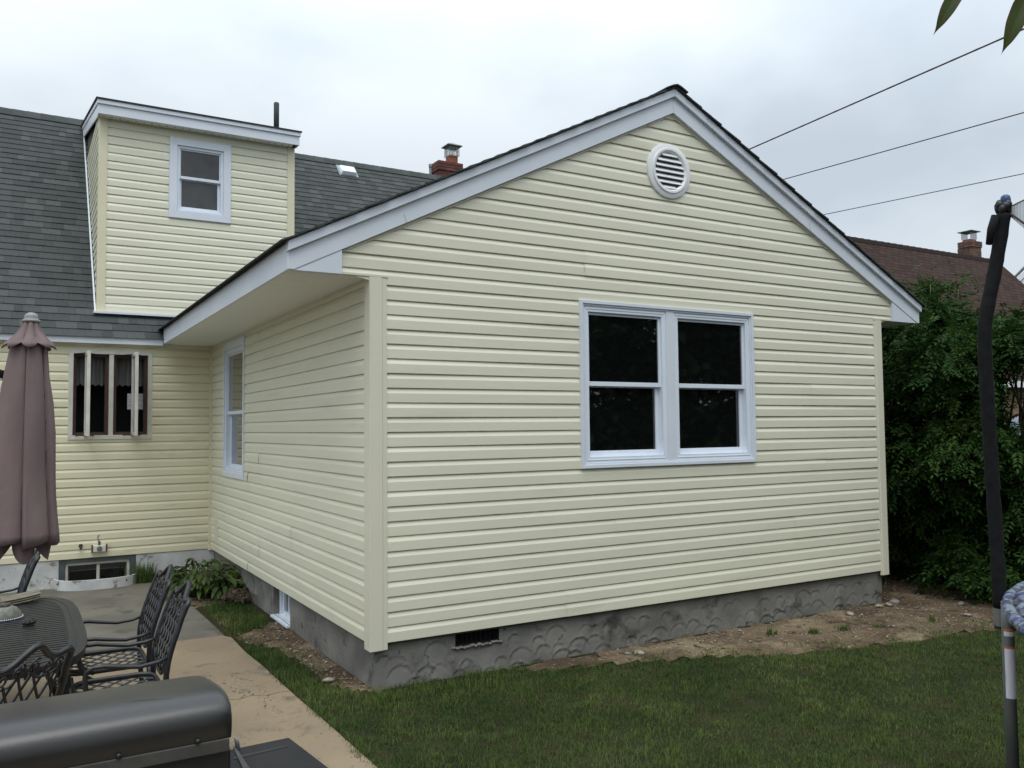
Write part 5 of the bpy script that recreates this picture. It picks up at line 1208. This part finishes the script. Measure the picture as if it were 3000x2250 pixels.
# ------------------------------------------------------------------ chairs
def lean(z):
    K = [(0.0, -0.285), (0.2, -0.245), (0.43, -0.225), (0.58, -0.228), (0.70, -0.255), (0.85, -0.305), (0.95, -0.345), (1.05, -0.40)]
    for (a, va_), (b, vb_) in zip(K[:-1], K[1:]):
        if z <= b: t = (z-a)/(b-a); return va_+(vb_-va_)*t
    return K[-1][1]
def crest(u):
    a = abs(u)
    return 0.945+0.085*math.exp(-(a/0.085)**2)+0.018*math.exp(-((a-0.225)/0.05)**2)-(0.10*max(0, (a-0.235)/0.03)**2)
def make_chair(lb):
    c = thing('patio_chair', lb, 'chair', (0, 0, 0), 0, 'cast metal armchairs around the patio table')
    HW = 0.262
    fr = []
    for j in range(9): fr.append((-HW+0.012*(j > 6), lean(0.43+j*0.062), 0.43+j*0.062))
    us = np.linspace(-0.245, 0.245, 25)
    top = [(u, lean(crest(u))-0.004, crest(u)) for u in us]
    fr = fr[:9]+top+[(-p[0], p[1], p[2]) for p in fr[:9][::-1]]
    obj('back_frame', MB().tube(fr, 0.0165, 8), M['iron'], c, smooth=True)
    def zbot(u): a = abs(u); return 0.50+0.11*(a/0.26)**1.5 if a > 0.07 else 0.50+0.01
    lt = MB()
    def bar(pts, r=0.0068): lt.tube([(u, lean(z), z) for u, z in pts], r, 5)
    bar([(u, zbot(u)) for u in np.linspace(-0.255, 0.255, 19)], 0.010)
    for s in (-1, 1):
        for k in range(-4, 5):
            pts = []
            for j in range(26):
                z = 0.53+j*0.0165; u = s*((z-0.72)*0.62+k*0.083)+s*0.020*math.sin((z-0.53)*7)
                if abs(u) < 0.205 and zbot(u)+0.005 < z < crest(u)-0.075: pts.append((u, z))
                elif len(pts) > 3: break
                else: pts = []
            if len(pts) > 3: bar(pts)
    for s in (-1, 1):
        bar([(s*(0.205+0.008*math.sin(z*30)), z) for z in np.linspace(0.60, 0.90, 14)], 0.006)
    def spiral(cu, cz, r, a0, turn=1.6, sg=1):
        pts = []
        for j in range(15):
            t = j/14; a = a0+sg*turn*2*math.pi*t; rr = r*(1-0.72*t); pts.append((cu+rr*math.cos(a), cz+rr*math.sin(a)))
        bar(pts, 0.0055)
    for s in (-1, 1):
        spiral(s*0.045, 0.925, 0.036, 1.2, 1.3, s); spiral(s*0.125, 0.905, 0.034, 1.5, 1.3, -s); spiral(s*0.19, 0.905, 0.026, 0.3, 1.2, s)
        spiral(s*0.228, 0.80, 0.020, 0, 1.2, s); spiral(s*0.228, 0.70, 0.020, 2, 1.2, -s); spiral(s*0.225, 0.635, 0.018, 1, 1.2, s)
        spiral(s*0.06, 0.56, 0.032, -1, 1.3, s); spiral(s*0.14, 0.60, 0.030, 0, 1.3, -s)
        bar([(s*0.02, 0.90), (s*0.08, 0.865), (s*0.15, 0.86), (s*0.21, 0.885)], 0.006)
    obj('back_lattice', lt, M['iron'], c, smooth=True)
    st_ = MB(); cor = []
    for k in range(40):
        t = 2*math.pi*k/40; c_, s_ = math.cos(t), math.sin(t); cor.append((0.255*math.copysign(abs(c_)**0.35, c_), 0.005+0.235*math.copysign(abs(s_)**0.35, s_), 0.43+0.012*abs(c_)))
    st_.tube(cor, 0.014, 7, closed=True, flat=1.3); obj('seat_frame', st_, M['iron'], c, smooth=True)
    sl2 = MB()
    for s in (-1, 1):
        for k in range(-5, 6):
            pts = []
            for j in range(31):
                v_ = -0.225+j*0.0153; u = s*(v_*1.0)+k*0.098
                if abs(u) < 0.245: pts.append((u, v_+0.005, 0.428-0.015*(1-(u/0.25)**2)*(1-(v_/0.23)**2)+(0.0015 if s > 0 else 0)))
            if len(pts) > 1: sl2.tube([pts[0], pts[len(pts)//2], pts[-1]], 0.0125, 4, flat=0.4)
    obj('seat_lattice', sl2, M['iron'], c)
    for s in (-1, 1):
        obj('leg', MB().tube([(s*0.262, lean(z), z) for z in (0.0, 0.1, 0.2, 0.32, 0.44)], [0.014, 0.015, 0.016, 0.017, 0.0165], 8), M['iron'], c, smooth=True)
        obj('leg', MB().tube([(s*0.262, 0.265, 0.0), (s*0.262, 0.225, 0.12), (s*0.258, 0.215, 0.28), (s*0.25, 0.235, 0.42)], [0.014, 0.015, 0.016, 0.017], 8), M['iron'], c, smooth=True)
        arm = [(s*0.262, lean(0.655), 0.655), (s*0.275, -0.18, 0.635), (s*0.285, -0.08, 0.625), (s*0.29, 0.02, 0.64), (s*0.29, 0.10, 0.655), (s*0.288, 0.16, 0.655), (s*0.284, 0.195, 0.635), (s*0.28, 0.20, 0.60), (s*0.275, 0.195, 0.54), (s*0.268, 0.16, 0.47), (s*0.262, 0.10, 0.43)]
        obj('arm', MB().tube(arm, [0.010, 0.011, 0.012, 0.012, 0.013, 0.013, 0.013, 0.014, 0.014, 0.014, 0.012], 8), M['iron'], c, smooth=True)
    return c
def copy_chair(src, lb):
    r_ = src.copy(); COL.objects.link(r_); r_['label'] = lb
    for ch_ in list(src.children):
        q = ch_.copy(); COL.objects.link(q); q.parent = r_
    return r_
chA = make_chair('farther of the two dark armchairs on the right side of the patio table')
chB = copy_chair(chA, 'nearer dark armchair on the right side of the patio table, just behind the grill')
chC = copy_chair(chA, 'dark armchair beyond the far end of the table, seen edge on')
chD = copy_chair(chA, 'dark armchair at the near corner of the table with its back to the grill')
for o, x, y, a in ((chA, -1.79, 0.235, 90), (chB, -1.79, -0.50, 90), (chC, -2.535, 2.03, 91), (chD, -2.52, -1.50, 45)):
    o.location = (x, y, G); o.rotation_euler = (0, 0, math.radians(a))

# ------------------------------------------------------------------ grill
GR = thing('gas_grill', 'dull grey hooded gas grill with black body in the near left foreground', 'grill', (-2.5, -3.25, G))
GX0, GX1 = -3.25, -1.78
prof = [(-2.98, 0.62), (-2.99, 0.74), (-3.03, 0.785), (-3.10, 0.812), (-3.25, 0.838), (-3.36, 0.850), (-3.44, 0.855), (-3.50, 0.850), (-3.538, 0.832), (-3.554, 0.80), (-3.556, 0.765), (-3.548, 0.735)]
NS = 26; V = []; xs = [GX0]+list(np.linspace(GX0+0.02, GX1-0.03, 14))+[GX1-0.018, GX1-0.008, GX1-0.002, GX1]
ins = [0.0]*15+[0.004, 0.010, 0.020, 0.032]
cyc, czc = -3.27, 0.68
Vv = []
for x, q in zip(xs, ins):
    for (y, z) in prof:
        dy, dz = cyc-y, czc-z; l_ = math.hypot(dy, dz); Vv.append((x, y+dy/l_*q, z+dz/l_*q))
m_ = len(prof); Fc = [(i*m_+k, i*m_+k+1, (i+1)*m_+k+1, (i+1)*m_+k) for i in range(len(xs)-1) for k in range(m_-1)]
me = MB().add(Vv, Fc+[tuple(range((len(xs)-1)*m_, len(xs)*m_))[::-1], tuple(range(m_))]).mesh('hood', M['grill'])
o = link('hood', me, GR); autosmooth(o, 50)
o.modifiers.new('sub', 'SUBSURF').levels = 1; o.modifiers['sub'].render_levels = 2
obj('trim_strip', MB().box(GX0, GX1-0.012, -3.553, -3.543, 0.700, 0.737), M['grilltrim'], GR, bevel=0.003)
for k in range(7):
    obj('bolt', MB().lathe([(0.0001, -0.007), (0.006, -0.006), (0.008, 0.0), (0.008, 0.003)], (GX1-0.10-k*0.205, -3.5535, 0.745+0.0), 10, axis=1), M['black'], GR, smooth=True)
for k in range(6):
    xa = GX1-0.30+0.028*k; pa = [(xa+0.10*t+0.012*math.sin(k*2), -3.43-0.018*k*0.5-0.06*t*(0.4+0.1*k), 0.8562-0.004*max(0, t*0.6+0.1*k)) for t in (0, 0.5, 1)]
    obj('scratch', MB().tube(pa, 0.0004, 4), M['grilltrim'], GR) if k < 2 else None
body = MB().prism([(-3.02, 0.62), (-3.02, 0.30), (-3.08, 0.22), (-3.50, 0.22), (-3.54, 0.30), (-3.54, 0.70), (-3.5, 0.715), (-3.06, 0.70)], lambda p, a: (a, p[0], p[1]), GX0+0.01, GX1-0.005)
obj('firebox', body, M['grillblack'], GR, bevel=0.008)
obj('back_ledge', MB().box(GX0, GX1-0.14, -3.02, -2.965, 0.745, 0.76), M['grilltrim'], GR, bevel=0.004)
obj('glint_chip', MB().box(-1.966, -1.945, -3.548, -3.541, 0.643, 0.653), M['stone'], GR)  # tan chip put in for a small yellow reflection, not a working part
obj('cabinet', MB().box(GX0+0.05, GX1-0.06, -3.50, -3.05, G+0.08, 0.22), M['grillblack'], GR, bevel=0.008)
for x in (GX0+0.1, GX1-0.12):
    for y in (-3.46, -3.09): obj('caster', MB().lathe([(0.0001, -0.015), (0.035, -0.015), (0.04, 0), (0.035, 0.015), (0.0001, 0.015)], (x, y, G+0.04), 16, axis=0), M['black'], GR)
q0, q1, q2, q3 = on(505, 1617, 2, 0.50), on(624.5, 1592, 2, 0.50), on(760, 1695, 2, 0.50), on(470, 1770, 2, 0.5)
q0 = q0+np.array([-0.06, 0.0, 0]); q3[0] = GX1-0.03
top = [tuple(q) for q in (q0, q1, q2, q3)]; bot = [(a, b, c_-0.03) for a, b, c_ in top]
obj('side_shelf', MB().hexa(top, bot), M['shelf'], GR, bevel=0.006)
sa, sb = np.array(top[0])*1.0, np.array(top[1])
g0 = on(505, 1634, 2, 0.502); g1 = on(621, 1609, 2, 0.502); g2 = on(621, 1612.5, 2, 0.502); g3 = on(505, 1640, 2, 0.502)
obj('shelf_groove', MB().hexa([tuple(q-np.array([0, 0, 0.003])) for q in (g0, g1, g2, g3)], [tuple(q+np.array([0, 0, -0.0005])) for q in (g0, g1, g2, g3)]), M['black'], GR)
e_ = [tuple(on(a, b, 2, 0.508)) for a, b in ((503.5, 1612), (509, 1612), (548, 1672), (530, 1672))]
obj('shelf_edge', MB().hexa(e_, [(a, b, c_-0.02) for a, b, c_ in e_]), M['grilltrim'], GR, bevel=0.002)
b0_ = on(507, 1592, 1, -3.0); obj('bracket', MB().tube([tuple(b0_), (b0_[0]+0.008, -3.0, b0_[2]-0.02), (b0_[0]+0.014, -3.0, b0_[2]-0.06)], [0.004, 0.008, 0.010], 7), M['steel'], GR, smooth=True)

# ------------------------------------------------------------------ trampoline
TRt = 3.9
TR = thing('trampoline', 'trampoline with black padded enclosure pole, blue cap and blue patterned pad at the right edge', 'trampoline', tuple(at(2187, 1660, 3.6)*np.array([1, 1, 0])+np.array([0, 0, G])))
pth = [(2168, 462), (2160, 520), (2148, 590), (2138, 640), (2129, 690), (2127, 740), (2131, 830), (2137, 930), (2143, 1030), (2149, 1120), (2155, 1210), (2160, 1312)]
PL = [at(a, b, TRt) for a, b in pth]
def smoothpath(P_, n=5):
    P_ = [np.array(p) for p in P_]; out_ = []
    for i in range(len(P_)-1):
        p0, p1, p2, p3 = P_[max(i-1, 0)], P_[i], P_[i+1], P_[min(i+2, len(P_)-1)]
        for k in range(n):
            t = k/n; out_.append(0.5*((2*p1)+(-p0+p2)*t+(2*p0-5*p1+4*p2-p3)*t*t+(-p0+3*p1-3*p2+p3)*t**3))
    return out_+[P_[-1]]
sp_ = smoothpath(PL); rr = [0.0305+0.0010*math.sin(i*1.9)+(0.0 if i % 7 else -0.002) for i in range(len(sp_))]
obj('foam_sleeve', MB().tube(sp_, rr, 16), M['foam'], TR, smooth=True)
obj('pole_tube', MB().tube([at(2160, 1312, TRt), at(2163, 1353, TRt)], 0.030, 14), M['steel'], TR, smooth=False)
obj('pole_end', MB().tube([at(2163, 1350, TRt), at(2163.5, 1356, TRt)], 0.031, 14), M['black'], TR)
obj('strap_end', MB().tube([at(2150, 466, TRt-0.02), at(2142, 495, TRt-0.02), at(2136, 528, TRt-0.02)], [0.017, 0.019, 0.014], 8), M['foam'], TR, smooth=True)
tp = at(2167, 448, TRt)
cb = MB()
for k in range(9):
    a = k*0.7; cb.ball((tp[0]+0.018*math.cos(a), tp[1]+0.018*math.sin(a), tp[2]+0.012*math.sin(k*2.1)), 0.019, (1, 1, 1.2), 8, 6, 0.12)
obj('clamp', cb, M['black'], TR, smooth=True)
cc = at(2172, 428, TRt); obj('cap', MB().lathe([(0.022, -0.045), (0.022, -0.008), (0.019, 0.008), (0.010, 0.015), (0.0001, 0.017)], tuple(cc), 20), M['blue'], TR, smooth=True)
obj('leg', MB().tube([at(2176, 1300, 3.6), at(2177, 1350, 3.6), at(2180, 1460, 3.6), at(2190, 1700, 3.6)], 0.0245, 16), M['steel'], TR, smooth=True)
lg0, lg1 = at(2176, 1300, 3.6), at(2190, 1700, 3.6)
def legp(py): 
    t = (py-1300)/400; return lg0*(1-t)+lg1*t+(at(2177, 1350, 3.6)-(lg0*(1-0.125)+lg1*0.125))*0.8
# printed label wrapped round the front of the leg
def wrap(pa, pb, r, m, nm):
    a, b = legp(pa), legp(pb); mb = MB(); vs = []
    d = unit(CP-a); base = math.atan2(d[1], d[0])+0.25
    for k in range(9):
        th = base-0.9+1.8*k/8; o_ = np.array([math.cos(th), math.sin(th), 0])*r; vs += [a+o_, b+o_]
    mb.add(vs, [(2*k, 2*k+1, 2*k+3, 2*k+2) for k in range(8)]); return obj(nm, mb, m, TR, smooth=True)
wrap(1398, 1506, 0.0262, M['label'], 'warning_label'); wrap(1394, 1399, 0.0266, M['orange'], 'label_band')
wrap(1362, 1372, 0.0262, M['label'], 'warning_label'); wrap(1356, 1361, 0.0266, M['orange'], 'label_band')
obj('leg_joint', MB().tube([legp(1325)+np.array([0.03, -0.01, 0]), legp(1350)+np.array([0.03, -0.01, 0]), legp(1362)+np.array([0.02, -0.01, 0])], [0.022, 0.026, 0.010], 10), M['black'], TR, smooth=True)
# padded circular rim running out of frame to the right
ctr = legp(1310)+np.array([0.905, -1.585, 0]); rad = np.linalg.norm((legp(1310)-ctr)[:2]); a0 = math.atan2(*((legp(1310)-ctr)[[1, 0]]))
rp = []
for k in range(49):
    a = a0+0.0+2*math.pi*k/48; rp.append((ctr[0]+rad*math.cos(a), ctr[1]+rad*math.sin(a), legp(1308)[2]+0.0))
obj('rim_pad', MB().tube(rp, [0.026]*49, 10, flat=1.0), M['bluepad'], TR, smooth=True)
obj('spring_pad', MB().lathe([(rad-0.01, 0.012), (rad-0.05, 0.030), (rad-0.28, 0.026), (rad-0.30, 0.005), (rad-0.30, -0.005), (rad-0.01, -0.01)], (ctr[0], ctr[1], legp(1308)[2]), 64), M['bluepad'], TR, smooth=True)
obj('jump_mat', MB().lathe([(0.0001, 0.0), (rad-0.29, 0.0), (rad-0.29, -0.004), (0.0001, -0.004)], (ctr[0], ctr[1], legp(1308)[2]-0.02), 48), M['black'], TR)
for k in (1, 2, 3, 4, 5):
    a = a0+2*math.pi*k/6; p = (ctr[0]+rad*math.cos(a), ctr[1]+rad*math.sin(a)); obj('leg', MB().tube([(p[0], p[1], G), (p[0], p[1], legp(1308)[2]-0.04)], 0.0245, 10), M['steel'], TR)
# enclosure net: two border cords and a mesh of fine threads between them
n0 = at(2178, 452, TRt); nu_ = at(2290, 395, TRt-0.25); nd_ = at(2290, 560, TRt-0.25)
nt_ = MB()
nt_.tube([at(2176, 450, TRt), at(2200, 438, TRt-0.05), nu_], 0.0035, 5); nt_.tube([at(2176, 462, TRt), at(2188, 465, TRt-0.03), at(2212, 482, TRt-0.08), nd_], 0.005, 5)
obj('net_cord', nt_, M['cable'], TR)
ns = MB(); nA, nB = 34, 26
netm = mat('pale net thread', (0.20, 0.22, 0.23), 0.8)
def npnt(i, j):
    t = i/nA; s_ = j/nB; a = at(2176, 450, TRt)*(1-t)+nu_*t; b = at(2176, 462, TRt)*(1-t)+nd_*t; return a*(1-s_)+b*s_
for j in range(nB+1): ns.tube([npnt(i, j) for i in (0, 12, 23, nA)], 0.0009, 3)
for i in range(nA+1): ns.tube([npnt(i, 0), npnt(i, nB//2), npnt(i, nB)], 0.0009, 3)
o = obj('net', ns, netm, TR)

# ------------------------------------------------------------------ dogwood leaves hanging into the top right
def leafm():
    m = leafmat('dogwood leaf', (0.030, 0.060, 0.010), (0.06, 0.10, 0.015), None, 40, trans=0.45)
    n_ = m.node_tree.nodes; l_ = m.node_tree.links
    at2 = n_.new('ShaderNodeAttribute'); at2.attribute_name = 'v'
    r = n_.new('ShaderNodeValToRGB'); e = r.color_ramp.elements; e[0].position = 0.0; e[0].color = (0.040, 0.070, 0.012, 1); e[1].position = 1.0; e[1].color = (0.17, 0.022, 0.018, 1)
    x_ = e.new(0.48); x_.color = (0.055, 0.060, 0.012, 1)
    [l_.new(r.outputs[0], q_.inputs[0]) for q_ in n_ if q_.type == 'BSDF_TRANSLUCENT']; l_.new(at2.outputs['Fac'], r.inputs[0]); l_.new(r.outputs[0], n_['Principled BSDF'].inputs['Base Color'])
    return m
M['dogleaf'] = leafm()
DW = thing('dogwood_tree', 'dogwood tree whose red edged leaves hang into the top right corner', 'tree', (0.5, -8.6, G))
def dogleaf(tip, base, wid, nrm, lb=None):
    tip, base = np.array(tip), np.array(base); d = tip-base; L_ = np.linalg.norm(d); d = d/L_; s = unit(np.cross(d, nrm)); nn = np.cross(s, d)
    R_, Cn = 22, 12; V = []; va = []
    for i in range(R_+1):
        q = i/R_; w = wid*(math.sin(math.pi*min(1, 0.04+q*0.96))**0.85)*(1-0.30*q)*(1+0.02*math.sin(q*22))
        if q > 0.80: w *= max(0.02, (1-(q-0.80)/0.20)**0.8)*1.0
        for j in range(Cn+1):
            e = j/Cn*2-1; p = base+d*L_*q+s*w/2*e+nn*(abs(e)*w*0.10+0.012*L_*math.sin(q*9)*e)-nn*0.10*L_*q*q
            V.append(p); va.append(min(1, max(abs(e)**7*1.0+(max(0, q-0.82)/0.18)*0.9, 0.5*(1-min(1, abs(e)*14))*0.4+random.uniform(0, 0.10)+0.5*max(0, math.sin(q*13+j*1.1)*math.sin(q*5-j*0.7)+0.05))))
    F = [(i*(Cn+1)+j, i*(Cn+1)+j+1, (i+1)*(Cn+1)+j+1, (i+1)*(Cn+1)+j) for i in range(R_) for j in range(Cn)]
    o = link('leaf', fast_mesh('leaf', np.array(V), np.array(F), M['dogleaf'], va, smooth=True), DW); return o
nr = unit(CP-at(2050, 30, 1.6))
dogleaf(at(2021, 68, 1.6), at(2092, -62, 1.62), 0.034, nr+np.array([0.2, 0, 0.2]))
dogleaf(at(2171, 110, 1.55), at(2228, -40, 1.58), 0.040, nr+np.array([0.25, 0, 0.1]))
for k in range(24):
    b = at(random.uniform(2080, 2600), random.uniform(-330, -120), random.uniform(1.5, 2.0)); dogleaf(b+np.array([random.uniform(-0.05, 0.03), random.uniform(-0.03, 0.03), -0.085]), b, 0.045, unit(rng.normal(size=3)+np.array([0, 0, 1.0])))
tw1, tw2 = at(2095, -62, 1.62), at(2222, -52, 1.58); jn = at(2300, -180, 1.7); jn2 = at(2700, -260, 1.9)
tk_ = Vector((-0.2, -6.3, G))
obj('twig', MB().tube([tw1, (tw1+jn)/2+np.array([0, 0, 0.02]), jn], 0.0022, 5).tube([tw2, jn], 0.0022, 5), M['bark'], DW)
obj('limb', MB().tube([jn, jn2, (-0.1, -6.9, 3.0), (0.3, -8.2, 2.7), (0.5, -8.6, 2.0)], [0.006, 0.012, 0.022, 0.035, 0.05], 8), M['bark'], DW, smooth=True)
obj('trunk', MB().tube([(0.5, -8.6, G-0.05), (0.48, -8.6, 0.8), (0.52, -8.62, 2.2), (0.6, -8.8, 3.6), (0.8, -9.0, 4.6)], [0.09, 0.075, 0.065, 0.045, 0.02], 10), M['bark'], DW, smooth=True)
nL = 2600; u = unit(rng.normal(size=(nL, 3))); pcr = np.array([0.7, -8.9, 4.3])+u*np.array([1.7, 1.3, 1.1])*rng.uniform(0.4, 1, (nL, 1))
V, F = leaf_quads(pcr, unit(rng.normal(size=(nL, 3))+np.array([0, 0, -0.6])), unit(rng.normal(size=(nL, 3))+np.array([0, 0, 1.2])), rng.uniform(0.07, 0.11, nL), rng.uniform(0.04, 0.055, nL))
link('crown', fast_mesh('crown', V, F, M['treeleaf'], np.repeat(rng.random(nL), 4)), DW)

# ------------------------------------------------------------------ trees at the back of the yard (mirrored in the windows)
def big_crown(n, cs):
    P_ = []; 
    for (c, r) in cs:
        k = n//len(cs); u = unit(rng.normal(size=(k, 3))); P_.append(np.array(c)+u*np.array(r)*(1-0.5*rng.random((k, 1))**1.5))
    P_ = np.concatenate(P_); k = len(P_)
    V, F = leaf_quads(P_, unit(rng.normal(size=(k, 3))), unit(rng.normal(size=(k, 3))+np.array([0, 0, 1])), rng.uniform(0.22, 0.40, k), rng.uniform(0.14, 0.26, k))
    return fast_mesh('crown', V, F, M['treeleaf'], np.repeat(rng.random(k), 4))
crown_me = big_crown(16000, [((0, 0, 2.2), (2.3, 2.0, 1.9)), ((0.7, 0.3, 4.2), (2.4, 2.2, 1.8)), ((-0.9, -0.2, 4.8), (2.0, 1.9, 1.6)), ((0, 0, 6.2), (1.9, 1.9, 1.5)), ((-1.2, 0.2, 1.2), (1.6, 1.6, 1.2)), ((1.3, -0.2, 1.1), (1.6, 1.6, 1.1))])
trunk_me = MB().tube([(0, 0, -0.1), (0.05, 0, 1.5), (0, 0.1, 3.5), (0.1, 0, 6.0)], [0.28, 0.22, 0.15, 0.05], 10).mesh('trunk', M['bark'], True)
for i, (x, y, s_) in enumerate([(3.0, -15.5, 0.95), (6.6, -14.5, 1.05), (10.2, -13.0, 1.0), (13.6, -11.2, 1.1), (17.0, -9.0, 1.0), (19.5, -5.8, 0.95), (-6.5, -15.0, 1.0)]):
    t_ = thing('yard_tree', ['dense leafy tree behind the camera, mirrored at the left of the twin window', 'dense leafy tree behind the camera, second from the left in the twin window reflection', 'dense leafy tree mirrored in the middle of the twin window', 'dense leafy tree mirrored at the right of the twin window', 'dense leafy tree behind the right side of the lawn', 'dense leafy tree at the far right corner of the yard', 'dense leafy tree behind the patio side of the yard'][i], 'tree', (x, y, G), 0, 'trees behind the camera')
    for nm, me in (('trunk', trunk_me), ('crown', crown_me)):
        q = bpy.data.objects.new(nm, me); COL.objects.link(q); q.parent = t_
    t_.rotation_euler = (0, 0, i*1.3); t_.scale = (s_, s_, s_)
print('objects', len(bpy.data.objects))
